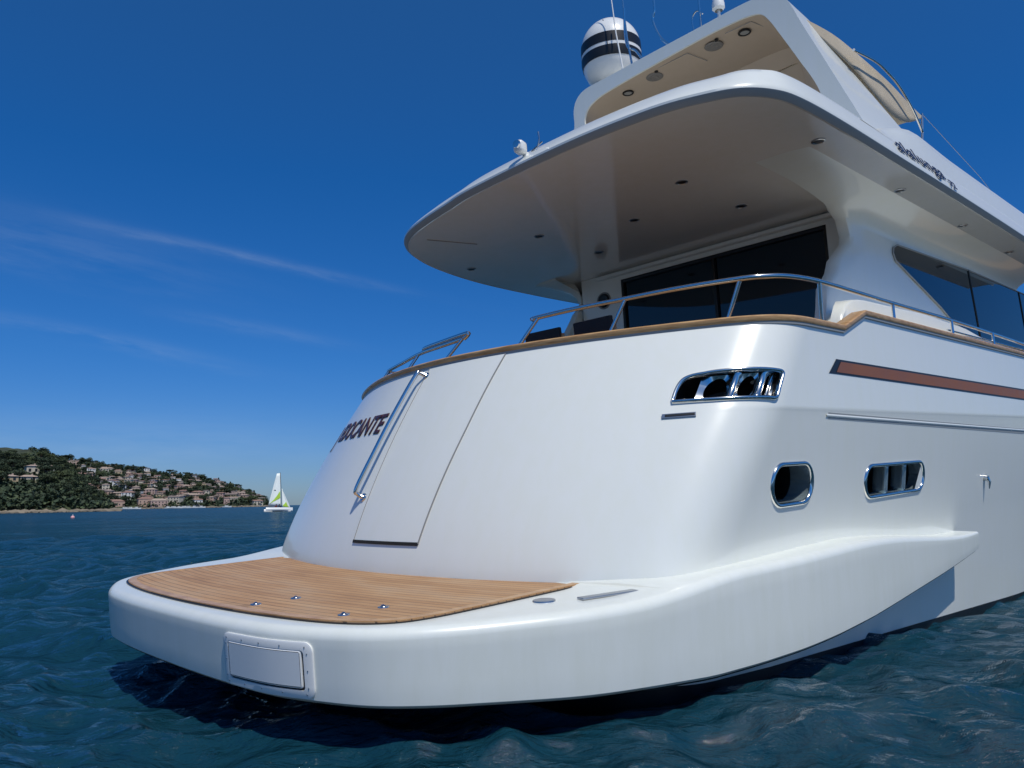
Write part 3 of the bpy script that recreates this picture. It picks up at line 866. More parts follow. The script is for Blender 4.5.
MB().lathe([(.105, .0), (.125, .012), (.13, 0)], (-1.60, VB - .004, 3.22), (0, -1, 0), 28).build('speaker_ring', M['greytrim_shade'], spk)
# side coaming
def CI(v): return smooth_interp(v, [(2.96, 2.60), (4.3, WU - .01)])
cmr = []
for i in range(41):
    k = i / 40; v = lerp(2.96, 9.5, k ** 1.6); t_ = interp(v, [(2.96, 1.90), (3.02, 2.02), (3.12, 2.11), (3.26, 2.18), (3.5, 2.215), (5.2, 2.25), (6.6, 2.22), (7.6, 2.12), (9.5, 2.08)])
    cmr.append([(2.70, v, 1.55), (2.70, v, t_ - .03), (2.688, v, t_ - .008), (2.665, v, t_), (CI(v), v, t_ + .01), (CI(v), v, 1.55)])
cm_ = MB().grid(cmr); cm_.add(cmr[0], [(0, 1, 2, 3, 4, 5)])
cm_.build('side_coaming', M['gel'], Y)
# side window
wo = [(5.30, 3.10), (5.17, 3.05), (5.14, 2.98), (5.20, 2.90), (5.76, 2.74), (6.55, 2.52), (6.88, 2.40), (7.32, 2.30), (7.86, 2.26), (9.2, 2.24), (11.3, 2.22), (11.3, 3.2), (7.9, 3.18)]
wo = [T2(a, b) for a, b in wo]
wn_ = len(wo)
win = MB().add([(WU + .010, a, b) for a, b in wo] + [(WU - .03, a, b) for a, b in wo], [tuple(range(wn_))] + [(i, (i + 1) % wn_, wn_ + (i + 1) % wn_, wn_ + i) for i in range(wn_)]).build('side_window', M['glass'], Y, smooth=False)
MB().tube([(WU + .014, a, b) for a, b in wo], .010, 8, closed=True).build('window_trim', M['greytrim_shade'], win)
for (a, b) in ((T2(7.91, 3.18), T2(8.10, 2.26)), (T2(10.5, 3.19), T2(10.7, 2.23))):
    MB().tube([(WU + .011, a[0], a[1]), (WU + .011, b[0], b[1])], .014, 8).build('mullion', M['black'], win)

# flybridge --------------------------------------------------------------
# coaming above the fascia
fc = []
for i in range(37):
    v = 3.3 + i * .275; h = smooth_interp(v, [(3.3, 3.885), (5.2, 4.27), (6.4, 4.24), (12, 4.25), (14, 4.1)])
    fc.append([(2.938, v, 3.845), (lerp(2.938, 2.83, .2), v, lerp(3.845, h, .25)), (lerp(2.938, 2.83, .65), v, lerp(3.845, h, .7)), (2.825, v, h - .012), (2.79, v, h), (2.66, v, h), (2.64, v, 3.88)])
MB().grid(fc).build('flybridge_coaming', M['gel'], roof, auto=50)
# port mirror
MB().grid([[(-a, b, c_) for a, b, c_ in r] for r in fc]).build('flybridge_coaming', M['gel'], roof, auto=50)
# radar arch: aft face ring, soffit and outer legs
def leg_u(w): return 2.70 - .41 * (w - 3.9)
inR = [(2.28, 3.88), (2.20, 4.4), (2.08, 4.9), (1.90, 5.3), (1.70, 5.72), (1.60, 5.92), (1.50, 6.06), (1.36, 6.115), (1.1, 6.14), (.6, 6.14), (-.3, 6.10), (-.9, 6.06), (-1.12, 6.02), (-1.26, 5.95), (-1.33, 5.82), (-1.345, 5.6), (-1.5, 5.2), (-1.72, 4.6), (-1.85, 3.88)]
outR = [(2.70, 3.88), (2.50, 4.4), (2.30, 4.9), (2.14, 5.3), (1.97, 5.72), (1.88, 5.96), (1.80, 6.12), (1.62, 6.26), (1.3, 6.31), (.66, 6.30), (-.3, 6.285), (-.95, 6.27), (-1.28, 6.26), (-1.45, 6.18), (-1.53, 6.02), (-1.55, 5.7), (-1.75, 5.2), (-2.0, 4.6), (-2.2, 3.88)]
def archv(w): return 4.5
I_ = spline([(a, archv(b), b) for a, b in inR], 5); O_ = spline([(a, archv(b), b) for a, b in outR], 5)
archm = MB()
archm.grid([O_, I_])
def chord(w): return interp(w, [(3.88, 3.1), (4.7, 2.25), (5.6, 1.12), (6.0, .62), (6.4, .6)])
OF = [Vector((p.x * (.985), p.y + chord(p.z), p.z + .0)) for p in O_]
archm.grid([O_, OF])
arch = archm.build('radar_arch', M['gel'], Y, auto=40)
IS = [Vector((p.x, p.y + .03, p.z)) for p in I_]
MB().grid([I_, IS]).build('arch_return', M['gel'], arch)
# beige liner: soffit running forward then panel sloping down
def lin(p):
    d = interp(p.z, [(3.88, .5), (5.8, .6), (6.02, 1.0), (6.2, 1.05)])
    return Vector((p.x * .97, p.y + d, p.z - .02))
LF = [lin(p) for p in IS]
MB().grid([IS, LF]).build('arch_soffit', M['beige'], arch, auto=50)
LD = [Vector((p.x * .93, p.y + .75, max(3.88, p.z - 1.05))) for p in LF]
c0 = Vector((.3, 6.4, 3.9)); lm = MB().grid([LF, LD]); lm.add(LD, [tuple(range(len(LD)))]); lm.build('beige_panel', M['beige'], arch, auto=50)
# closing panel behind (front of arch legs)
# speakers and lamps under the arch
def zsof(u): return 6.085 if u > 0 else 6.04
for (u, kind) in ((-.73, 'l'), (-.25, 's'), (.69, 's'), (1.12, 'l')):
    zc = (6.137 if u > .5 else 6.115 if u > -.4 else 6.085) - .012; vv = 4.76 if kind == 's' else 4.78
    if kind == 's':
        q = MB().lathe([(0, -.012), (.05, -.014), (.055, -.008), (.10, -.012), (.115, -.004), (.12, .0)], (u, vv, zc - .008), seg=30).build('arch_speaker', M['speaker'], arch)
        MB().lathe([(0, -.012), (.024, -.01), (.026, .01)], (u + .10, vv - .10, zc - .004), seg=16).build('knob', M['black'], q)
    else:
        q = MB().lathe([(.082, 0), (.082, -.012), (.060, -.016), (.056, -.006)], (u, vv, zc - .006), seg=30).build('arch_light', M['black'], arch)
        MB().lathe([(.056, -.008), (0, -.012)], (u, vv, zc - .006), seg=30).build('lens', M['lamp'], q)
for (a, b) in (((-.12, 4.62), (.38, 4.62)), ((.38, 4.62), (.44, 5.0)), ((.95, 4.60), (1.30, 4.62)), ((1.30, 4.62), (1.36, 4.9))):
    MB().tube([(a[0], a[1], 6.112), (b[0], b[1], 6.112)], .004, 6).build('panel_seam', M['seam'], arch)
# crease line on the leg
MB().tube([(leg_u(6.0) - .045, 4.72, 6.0), (leg_u(5.2) - .02, 5.0, 5.2), (leg_u(4.5) - .01, 5.45, 4.5), (leg_u(4.25), 6.2, 4.22)], .003, 6).build('moulded_line', M['greytrim_shade'], arch)
# satellite dome
DC = Vector((-1.17, 5.03, 6.86)); dr_ = .45
prof = [(0, .60)]
for k in range(1, 13):
    a = pi / 2 * (1 - k / 12); prof.append((dr_ * cos(a), .12 + .48 * sin(a)))
dome = MB().lathe(prof + [(dr_, .0), (dr_ * .985, -.10), (dr_ * .93, -.20), (dr_ * .80, -.33), (dr_ * .55, -.42)], DC, (0, 0, 1), 48).build('satellite_dome', M['whiteplastic'], Y, auto=50)
for (z0, z1) in ((.20, .045), (-.005, -.155)):
    MB().lathe([(dr_ * (1.004 if z0 < .12 else .998), z0), (dr_ * 1.006, (z0 + z1) / 2), (dr_ * (1.006 if z1 > -.05 else .968), z1)], DC, (0, 0, 1), 48).build('black_band', M['black'], dome)
MB().lathe([(.25, -.40), (.28, -.52), (.30, -.66)], DC, (0, 0, 1), 30).build('dome_base', M['black'], dome)
MB().tube([DC + Vector((.12, -.30, .46)), DC + Vector((.20, -.36, .30)), DC + Vector((.24, -.395, .1)), DC + Vector((.25, -.40, -.15))], .006, 6).build('cable', M['black'], dome)
# aerials and rails on the arch
MB().tube([(-.62, 4.55, 6.28), (-.72, 4.58, 6.9), (-.82, 4.62, 7.9)], [.012, .01, .006], 8).build('whip_aerial', M['whiteplastic'], arch)
MB().tube([(-.46, 4.55, 6.28), (-.55, 4.6, 6.75), (-.60, 4.62, 7.5)], [.016, .013, .010], 8).build('whip_aerial', M['chrome'], arch)
MB().tube(spline([(-.30, 4.6, 6.30), (-.42, 4.6, 6.50), (-.55, 4.6, 6.62), (-.58, 4.6, 6.85), (-.56, 4.6, 7.2)], 5), .016, 8).build('arch_rail', M['chrome'], arch)
MB().tube(spline([(.16, 4.6, 6.30), (.0, 4.6, 6.50), (-.10, 4.6, 6.78), (-.06, 4.6, 6.95), (-.08, 4.6, 7.3)], 5), .016, 8).build('arch_rail', M['chrome'], arch)
MB().tube(spline([(.52, 4.6, 6.30), (.50, 4.6, 6.52), (.58, 4.6, 6.60), (.66, 4.6, 6.52)], 5), .010, 8).tube([(.62, 4.6, 6.30), (.62, 4.6, 6.9)], .014, 8).build('arch_fitting', M['chrome'], arch)
MB().lathe([(0, .12), (.06, .10), (.08, .03), (.08, -.03), (.05, -.06)], (.88, 4.62, 6.52), seg=20).tube([(.88, 4.62, 6.29), (.88, 4.62, 6.48)], .02, 8).build('nav_light', M['whiteplastic'], arch)
# canopy (bimini) over the helm
cr = []
NU = 16
def cap_edge(k):  # starboard edge in (v,w)
    return smooth_interp(k, [(0, 0), (1, 1)])
edge = spline([(1.80, 4.75, 6.02), (1.95, 5.4, 5.94), (2.0, 6.1, 5.87), (2.02, 7.0, 5.80), (2.0, 7.8, 5.74), (2.0, 8.33, 5.70)], 5)
edge_low = spline([(1.85, 4.9, 5.92), (2.05, 5.7, 5.55), (2.10, 6.1, 5.35), (2.08, 6.8, 5.25), (2.04, 7.5, 5.36), (2.0, 8.30, 5.66)], 5)
for a, b in zip(edge, edge_low):
    row = [b, lerp(a, b, .66), lerp(a, b, .33), a]
    for j in range(1, NU + 1):
        t = j / NU; row.append(Vector((lerp(a.x, (-a.x + .3) if a.y > 5.75 else 1.55, t), a.y, a.z + .02 * sin(pi * t))))
    cr.append(row)
cano = MB().grid(cr).build('canvas_canopy', M['canvas'], Y, auto=60)
so_ = cano.modifiers.new('thick', 'SOLIDIFY'); so_.thickness = .012
MB().tube(spline([(2.13, 5.55, 5.70), (2.14, 6.2, 5.78), (2.12, 6.65, 5.80), (2.12, 7.1, 5.72), (2.10, 7.6, 5.55), (2.06, 8.05, 5.36)], 6), .018, 10).build('canopy_frame', M['chrome'], cano)
MB().tube([(2.0, 8.33, 5.74), (2.04, 8.1, 5.35), (2.05, 7.9, 4.9), (2.1, 7.7, 4.2)], .016, 10).build('canopy_frame', M['chrome'], cano)
MB().tube([(2.0, 8.33, 5.74), (2.3, 9.8, 5.0), (2.5, 11.0, 4.3)], .004, 6).build('guy_line', M['chrome_s'], cano)

# lettering --------------------------------------------------------------
def text_mesh(body, size, shear, mapf, mtl, name, parent, ext=.0, bold=.0, spacing=1.0, sx=1.0):
    c = bpy.data.curves.new('txt', 'FONT'); c.body = body; c.size = size; c.shear = shear; c.offset = bold; c.space_character = spacing
    c.resolution_u = 4; c.fill_mode = 'FRONT'
    o = bpy.data.objects.new('txt', c); COL.objects.link(o)
    dg = bpy.context.evaluated_depsgraph_get(); dg.update()
    me = bpy.data.meshes.new_from_object(o.evaluated_get(dg)); bpy.data.objects.remove(o)
    bm = bmesh.new(); bm.from_mesh(me)
    bmesh.ops.subdivide_edges(bm, edges=[e for e in bm.edges if e.calc_length() > size * .25], cuts=2, use_grid_fill=True)
    bmesh.ops.triangulate(bm, faces=bm.faces)
    for v in bm.verts: v.co = mapf(v.co.x * sx, v.co.y)
    bm.to_mesh(me); bm.free(); me.materials.clear(); me.materials.append(mtl)
    ob = bpy.data.objects.new(name, me); COL.objects.link(ob); ob.parent = parent
    sm_ = ob.modifiers.new('t', 'SOLIDIFY'); sm_.thickness = .004; sm_.offset = 0
    return ob
def name_map(x, y):
    return on(-.815 + x * .47, 1.20 + y, .006)
text_mesh('EDOCANTE', .26, .28, name_map, M['letter'], 'name_lettering', Y, bold=.006, sx=.885, spacing=.97)
text_mesh('J', .30, .28, lambda x, y: on(-.90 + x * .47, 1.16 + y, .006), M['letter'], 'name_lettering', Y, bold=.0)
def badge_map(x, y):
    v = 4.05 + x; w = 3.725 + y
    for a, b in zip(rp, rp[1:]):
        if a.x > 2.9 and a.y <= v <= b.y: u = lerp(a.x, b.x, (v - a.y) / (b.y - a.y)); break
    if w > 3.845:
        h = smooth_interp(v, [(3.3, 3.885), (5.2, 4.27), (6.4, 4.24)]); return Vector((2.938 - .115 * (w - 3.845) / (h - 3.845) + .016, v, w))
    t = (w - 3.66) / (3.875 - 3.66); return Vector((u - .085 * max(0, t) ** 1.15 + .013, v, w))
text_mesh('alalunga', .225, .0, lambda x, y: badge_map(x, y), M['letter2'], 'badge_lettering', roof, bold=.0045, sx=1.62, spacing=1.17)
text_mesh('72', .12, .0, lambda x, y: badge_map(x + 1.44, y - .055), M['letter2'], 'badge_lettering', roof, bold=.003, sx=1.8)

# cockpit chairs: rest on the sole, so they are things of their own --------
def chair(loc, rz, label):
    r = bpy.data.objects.new('deck_chair', None); COL.objects.link(r)
    r.matrix_world = yacht.matrix_world @ Matrix.Translation(loc) @ Matrix.Rotation(rz, 4, 'Z')
    tag(r, label, 'chair', 'cockpit chairs behind the stern rail')
    MB().box((0, 0, .46), (.52, .50, .07), bev=.02).build('seat', M['cushion'], r)
    MB().box((0, .25, .98), (.52, .05, .32), Matrix.Rotation(-.12, 3, 'X'), bev=.015).build('backrest', M['cushion'], r)
    for sx in (-.27, .27):
        for (y0, y1) in ((-.22, .22), (.22, -.22)):
            MB().box((sx, 0, .23), (.03, .62, .03), Matrix.Rotation(atan2(.46, y1 - y0), 3, 'X'), bev=.005).build('leg', M['cap'], r)
        MB().box((sx, .24, .72), (.03, .03, .70), bev=.005).build('back_post', M['cap'], r)
        MB().box((sx, 0, .66), (.05, .50, .025), bev=.008).build('armrest', M['cap'], r)
    return r
chair((-.36, 2.58, 1.18), radians(182), 'dark backed deck chair nearest the gap in the stern rail, on the yacht cockpit')
chair((.38, 2.58, 1.18), radians(180), 'dark backed deck chair behind the second stanchion of the stern rail')
# ------------------------------------------------------------------ sea
def az_of(px): return math.atan((px - 512) / FPX)
import numpy as np
rng = np.random.default_rng(5)
def build_sea():
    dense_ = np.radians(np.arange(-62, 62.01, .16)); coarse = np.radians(np.arange(64, 296.1, 2.0))
    th_ = np.concatenate([dense_, coarse]); nth = len(th_)
    r_ = [1.1]
    while r_[-1] < 26000:
        x = r_[-1]; g = .0062 if x < 40 else .011 if x < 500 else .035 if x < 1500 else .15
        r_.append(x * (1 + g))
    r_ = np.array(r_); nr = len(r_)
    R_, T_ = np.meshgrid(r_, th_, indexing='ij')
    X = R_ * np.sin(T_); Yy = R_ * np.cos(T_); Z = np.zeros_like(X); DX = np.zeros_like(X); DY = np.zeros_like(X)
    cell = np.gradient(r_)[:, None] * np.ones_like(X)
    cellt = np.where(np.abs(T_) < radians(62.1), R_ * radians(.16), R_ * radians(2))
    cell = np.maximum(cell, cellt)
    wd = radians(205)     # mean travel direction
    for i in range(190):
        lam = .17 * (16 ** rng.random()) if i > 22 else rng.uniform(3.0, 13)
        k = 2 * pi / lam; d = wd + rng.normal(0, .62 if lam < 2 else .38)
        amp = (.0120 if lam < 1.2 else .0074 if lam < 3 else .0030) * lam * rng.uniform(.5, 1.3)
        if lam < .5: amp *= .8
        ph = rng.random() * 2 * pi
        # group modulation so that the chop is patchy
        kx, ky = k * sin(d), k * cos(d)
        fade = np.clip((lam / cell - 3.0) / 3.0, 0, 1)
        gm = .55 + .45 * np.sin(X * kx * .11 + Yy * ky * .13 + ph * 3) * np.sin(X * ky * .09 - Yy * kx * .08 + ph * 5) * 1.6
        a = amp * fade * gm; arg = kx * X + ky * Yy + ph
        Z += a * np.sin(arg); DX += .8 * a * sin(d) * np.cos(arg); DY += .8 * a * cos(d) * np.cos(arg)
    X += DX; Yy += DY
    co = np.stack([X, Yy, Z], -1).reshape(-1, 3)
    i = np.arange(nr - 1)[:, None] * nth; j = np.arange(nth)[None, :]; j2 = (j + 1) % nth
    F = np.stack([i + j, i + nth + j, i + nth + j2, i + j2], -1).reshape(-1, 4)
    nf = len(F); me = bpy.data.meshes.new('sea')
    # centre cap
    co = np.vstack([co, [[0, 0, 0]]]); cidx = len(co) - 1
    jj = np.arange(nth); Tt = np.stack([np.full(nth, cidx), jj, (jj + 1) % nth], -1)
    me.vertices.add(len(co)); me.vertices.foreach_set('co', co.ravel())
    me.loops.add(nf * 4 + nth * 3); me.loops.foreach_set('vertex_index', np.concatenate([F.ravel(), Tt.ravel()]).astype(np.int32))
    me.polygons.add(nf + nth)
    me.polygons.foreach_set('loop_start', np.concatenate([np.arange(nf) * 4, nf * 4 + np.arange(nth) * 3]).astype(np.int32))
    me.update(calc_edges=True); me.validate()
    me.polygons.foreach_set('use_smooth', [True] * len(me.polygons))
    o = bpy.data.objects.new('sea', me); COL.objects.link(o); o['kind'] = 'structure'
    if me.polygons[0].normal.z < 0: me.flip_normals()
    m = bpy.data.materials.new('sea_water'); m.use_nodes = True; t = m.node_tree; p = t.nodes['Principled BSDF']; L = t.links.new
    outm = [n for n in t.nodes if n.type == 'OUTPUT_MATERIAL'][0]; t.nodes.remove(p)
    p = t.nodes.new('ShaderNodeBsdfDiffuse'); gl = t.nodes.new('ShaderNodeBsdfGlossy')
    g = t.nodes.new('ShaderNodeNewGeometry')
    # water body colour: deep blue, a little greener in patches of shallower chop
    n = t.nodes.new('ShaderNodeTexNoise'); n.inputs['Scale'].default_value = .05; n.inputs['Detail'].default_value = 4
    L(g.outputs['Position'], n.inputs['Vector'])
    r = t.nodes.new('ShaderNodeValToRGB'); r.color_ramp.elements[0].position = .35; r.color_ramp.elements[0].color = (*SEA_A, 1)
    r.color_ramp.elements[1].position = .65; r.color_ramp.elements[1].color = (*SEA_B, 1)
    L(n.outputs['Fac'], r.inputs[0]); L(r.outputs[0], p.inputs['Color'])
    # ripples: several octaves, fading with distance of the finer ones
    mp = t.nodes.new('ShaderNodeMapping'); mp.inputs['Rotation'].default_value = (0, 0, radians(25)); mp.inputs['Scale'].default_value = (1, 1.9, 1)
    L(g.outputs['Position'], mp.inputs[0])
    def tex(sc, det, w):
        q = t.nodes.new('ShaderNodeTexNoise'); q.inputs['Scale'].default_value = sc; q.inputs['Detail'].default_value = det; q.inputs['Roughness'].default_value = .55
        q.inputs['Distortion'].default_value = .35
        L(mp.outputs[0], q.inputs['Vector']); x = t.nodes.new('ShaderNodeMath'); x.operation = 'MULTIPLY'; x.inputs[1].default_value = w; L(q.outputs['Fac'], x.inputs[0]); return x.outputs[0]
    def add(a, b):
        x = t.nodes.new('ShaderNodeMath'); x.operation = 'ADD'; L(a, x.inputs[0]); L(b, x.inputs[1]); return x.outputs[0]
    b1 = t.nodes.new('ShaderNodeBump'); b1.inputs['Strength'].default_value = 1.0; b1.inputs['Distance'].default_value = 1.0
    h = add(add(tex(7.0, 6, .042), tex(1.5, 5, .16)), tex(.42, 4, .42))
    L(h, b1.inputs['Height']); L(b1.outputs[0], p.inputs['Normal']); L(b1.outputs[0], gl.inputs['Normal'])
    # the farther from the yacht, the more unresolved wavelets a patch holds: rougher gloss
    dist = t.nodes.new('ShaderNodeVectorMath'); dist.operation = 'LENGTH'; L(g.outputs['Position'], dist.inputs[0])
    ro = t.nodes.new('ShaderNodeMapRange'); ro.inputs['From Min'].default_value = 8; ro.inputs['From Max'].default_value = 160
    ro.inputs['To Min'].default_value = .05; ro.inputs['To Max'].default_value = .17; L(dist.outputs['Value'], ro.inputs['Value']); L(ro.outputs[0], gl.inputs['Roughness'])
    fr = t.nodes.new('ShaderNodeFresnel'); fr.inputs['IOR'].default_value = 1.333; L(b1.outputs[0], fr.inputs['Normal'])
    cl = t.nodes.new('ShaderNodeMath'); cl.operation = 'MINIMUM'; L(fr.outputs[0], cl.inputs[0]); cl.inputs[1].default_value = .42
    ms_ = t.nodes.new('ShaderNodeMixShader'); L(cl.outputs[0], ms_.inputs[0]); L(p.outputs[0], ms_.inputs[1]); L(gl.outputs[0], ms_.inputs[2]); L(ms_.outputs[0], outm.inputs[0])
    me.materials.append(m)
    return o
SEA_A = (.0050, .037, .060); SEA_B = (.0085, .048, .072)
sea = build_sea()

# ------------------------------------------------------------------ far shore
def nz(x, y, s=1.0, o=3): return noise.fractal(Vector((x * s, y * s, 3.7)), 1.0, 2.0, o)
M['land'] = mat('scrub_ground', (.040, .050, .022), .95, noise_amt=.5, noise_scale=.06)
M['rock'] = mat('shore_rock', (.20, .165, .12), .9, noise_amt=.35, noise_scale=.25)
M['leaf_d'] = mat('dark_pine_foliage', (.027, .046, .021), .8, noise_amt=.5, noise_scale=.5)
M['leaf_m'] = mat('olive_foliage', (.055, .078, .034), .8, noise_amt=.45, noise_scale=.5)
M['leaf_l'] = mat('light_green_foliage', (.08, .105, .04), .8, noise_amt=.4, noise_scale=.5)
M['bark'] = mat('bark', (.09, .06, .04), .9)
# town hill profile: screen column -> ridge height in px above the horizon (tree tops excluded)
def sea_y(px): return HOR + (512 - px) * math.tan(ROLL)
TOWN = [(-60, 455), (0, 458), (37, 462), (62, 466), (84, 470), (125, 474), (156, 477), (187, 480), (219, 485), (240, 491), (256, 498), (266, 503), (274, 507)]
NEAR = [(-160, 462), (-60, 464), (0, 466), (25, 468), (50, 472), (72, 479), (90, 492), (100, 500), (112, 507), (120, 511)]
def polar(px, D): 
    a = az_of(px); return Vector((D * sin(a), D * cos(a), 0))
def hill(name, prof, D0, D1, px0, px1, mtl, nd=26, npx=170, rough=2.2, back=1.5):
    rws = []
    for i in range(npx + 1):
        px = lerp(px0, px1, i / npx); hpx = max(0, sea_y(px) - interp(px, prof)); row = []
        for j in range(nd + 1):
            k = j / nd; D = lerp(D0, D1, k)
            kk = min(1, k * 1.35); top = hpx / FPX * lerp(D0, D1, .74) * cos(az_of(px)) ** -1 * cos(az_of(px))
            h = top * (kk ** .82 if kk < 1 else 1) * (1 if k < .74 else 1 - ((k - .74) / .26) ** 2 * 1.02)
            p = polar(px, D); e = min(1, j / 2) * min(1, i / 6) * min(1, (npx - i) / 4)
            h2 = h * (1 + .10 * nz(p.x, p.y, .012)) + nz(p.x, p.y, .06) * rough * e
            if j == 0: h2 = -2
            row.append(Vector((p.x, p.y, h2)))
        rws.append(row)
    o = MB().grid(rws).build(name, mtl, None, auto=80); o['kind'] = 'structure'
    return rws
h_town = hill('town_hill', TOWN, 1050, 1650, -120, 274, M['land'])
h_near = hill('headland', NEAR, 400, 620, -260, 120, M['land'], nd=22, rough=1.4)
# small-scale ground cover
def hill_pt(rws, px0, px1, px, k):
    x = (px - px0) / (px1 - px0) * (len(rws) - 1); i = int(max(0, min(len(rws) - 2, x))); fx = x - i
    y = k * (len(rws[0]) - 1); j = int(max(0, min(len(rws[0]) - 2, y))); fy = y - j
    a = rws[i][j].lerp(rws[i + 1][j], fx); b = rws[i][j + 1].lerp(rws[i + 1][j + 1], fx); return a.lerp(b, fy)
# rocky shoreline
def shore(name, px0, px1, D, h, n):
    m_ = MB()
    for i in range(n):
        px = lerp(px0, px1, (i + random.random()) / n); s_ = h * random.uniform(.5, 1.5); p = polar(px, D + random.uniform(-3, 3) + 2)
        bm = bmesh.new(); bmesh.ops.create_icosphere(bm, subdivisions=1, radius=1)
        for v in bm.verts:
            v.co = Vector((v.co.x * s_ * 2.4, v.co.y * s_ * 1.5, v.co.z * s_)) * (1 + .35 * nz(v.co.x + i, v.co.y, 1.3))
        bm.verts.index_update()
        m_.add([v.co + p for v in bm.verts], [[v.index for v in f.verts] for f in bm.faces]); bm.free()
    o = m_.build(name, M['rock'], None, smooth=False); o['kind'] = 'structure'
shore('rocky_shore', -230, 119, 401, 1.1, 240)
shore('far_shore', 108, 273, 1052, 1.4, 150)

# trees
def tree_mesh(kind, seed):
    """trunk with limbs, and a crown of many small leaf clumps with gaps"""
    rd = random.Random(seed); tb = MB()
    H = 1.0
    if kind == 'umbrella': lobes = [((rd.uniform(-.30, .30), rd.uniform(-.30, .30), rd.uniform(.74, .90)), rd.uniform(.13, .20), .55) for _ in range(11)]
    elif kind == 'cypress': lobes = [((rd.uniform(-.03, .03), rd.uniform(-.03, .03), z), .13 * (1 - abs(z - .4) * .95), 1.6) for z in [.18 + .07 * q for q in range(12)]]
    elif kind == 'cone': lobes = [((rd.uniform(-.10, .10), rd.uniform(-.10, .10), z), .30 * (1.05 - z) + .05, .8) for z in [.25 + .08 * q for q in range(9)]]
    else: lobes = [((rd.uniform(-.26, .26), rd.uniform(-.26, .26), rd.uniform(.35, .82)), rd.uniform(.15, .25), .85) for _ in range(12)]
    top = .8 if kind != 'umbrella' else .74
    tb.tube([(0, 0, -.08), (.012, .01, .25), (0, .02, .5), (.02, 0, top)], [.045, .035, .028, .012], 7)
    for (c_, r, s_) in lobes[:6]:
        c_ = Vector(c_); z0 = c_.z * .6; tb.tube([(0, 0, z0), (c_.x * .5, c_.y * .5, lerp(z0, c_.z, .6)), c_], [.018, .012, .005], 5)
    trunk = tb.v, tb.f
    V = []; F = []
    for (c_, r, s_) in lobes:
        c_ = Vector(c_)
        for q in range(95):
            d = Vector((rd.gauss(0, 1), rd.gauss(0, 1), rd.gauss(0, 1))).normalized() * r * rd.uniform(.55, 1.12); d.z *= s_
            p = c_ + d; s2 = rd.uniform(.022, .05)
            a = Vector((rd.gauss(0, 1), rd.gauss(0, 1), rd.gauss(0, .6))).normalized(); b = a.cross(Vector((rd.gauss(0, 1), rd.gauss(0, 1), 1))).normalized()
            n0 = len(V); V += [p - a * s2, p + b * s2 * .7, p + a * s2, p - b * s2 * .7 + Vector((0, 0, s2 * .3))]; F.append((n0, n0 + 1, n0 + 2, n0 + 3))
    return trunk, (V, F)
def tree_proto(name, kind, seed, lm):
    (tv, tf), (cv, cf) = tree_mesh(kind, seed)
    me1 = bpy.data.meshes.new('trunk'); me1.from_pydata([tuple(v) for v in tv], [], tf); me1.materials.append(M['bark'])
    me2 = bpy.data.meshes.new('crown'); me2.from_pydata([tuple(v) for v in cv], [], cf); me2.materials.append(lm)
    return name, me1, me2
protos = [tree_proto('umbrella_pine', 'umbrella', 1, M['leaf_d']), tree_proto('umbrella_pine', 'umbrella', 2, M['leaf_m']),
          tree_proto('broadleaf_tree', 'round', 3, M['leaf_m']), tree_proto('broadleaf_tree', 'round', 4, M['leaf_l']), tree_proto('broadleaf_tree', 'round', 5, M['leaf_d']),
          tree_proto('cypress', 'cypress', 6, M['leaf_d']), tree_proto('conifer', 'cone', 7, M['leaf_d'])]
def plant_tree(pi_, p, h, label, group, parts=True, wide=1.0):
    name, m1, m2 = protos[pi_]
    r = bpy.data.objects.new(name, None); COL.objects.link(r)
    r.location = p; r.rotation_euler = (0, 0, random.uniform(0, 6.28)); s = h * random.uniform(.95, 1.1) * wide; r.scale = (s, s, h)
    tag(r, label, 'tree', group)
    t1 = bpy.data.objects.new('trunk', m1); t2 = bpy.data.objects.new('crown', m2)
    for q in (t1, t2): COL.objects.link(q); q.parent = r
    return r
KIND = {'umbrella_pine': 'dark flat topped pine', 'broadleaf_tree': 'rounded leafy tree', 'cypress': 'narrow dark cypress', 'conifer': 'dark pointed conifer'}
LEAF = {1: 'olive green ', 3: 'light green ', 2: 'olive green ', 4: 'dark green '}
nears = []
for i in range(190):
    px = random.uniform(-60, 112) if i < 150 else random.uniform(40, 105)
    k = random.random() ** .8 * .74 + .03
    nears.append((k, px))
clear = [(30, .36), (9, .26)]
for k, px in sorted(nears):
    if any(abs(px - a) < 9 and k < b and k > .03 for a, b in ((31, .44), (10, .30))) and k > .1: continue
    p = hill_pt(h_near, -260, 120, px, k)
    if p.z < 1: continue
    idx = random.choices(range(7), [5, 3, 4, 2.5, 5, 1, 2])[0]; hh = random.uniform(5, 9.5) * (1 if px < 80 else .7)
    if k < .12: hh *= .7
    nm = protos[idx][0]; plant_tree(idx, p, hh, (KIND[nm] if idx not in LEAF else LEAF[idx] + ('flat topped pine' if idx == 1 else 'rounded tree')) + ' on the nearer wooded headland at the left edge', 'trees on the near headland', wide=1.15)
for i in range(299):
    px = random.uniform(40, 270); k = random.random() * .72 + .03
    if i < 60: k = random.uniform(.66, .76)
    p = hill_pt(h_town, -120, 274, px, k)
    if p.z < 1: continue
    idx = random.choices(range(7), [4, 3, 4, 3, 5, 2, 2])[0]; hh = random.uniform(7, 13)
    nm = protos[idx][0]; plant_tree(idx, p, hh, (KIND[nm] if idx not in LEAF else LEAF[idx] + ('flat topped pine' if idx == 1 else 'rounded tree')) + ' between the houses on the far town hill', 'trees on the far town hill', wide=1.2)
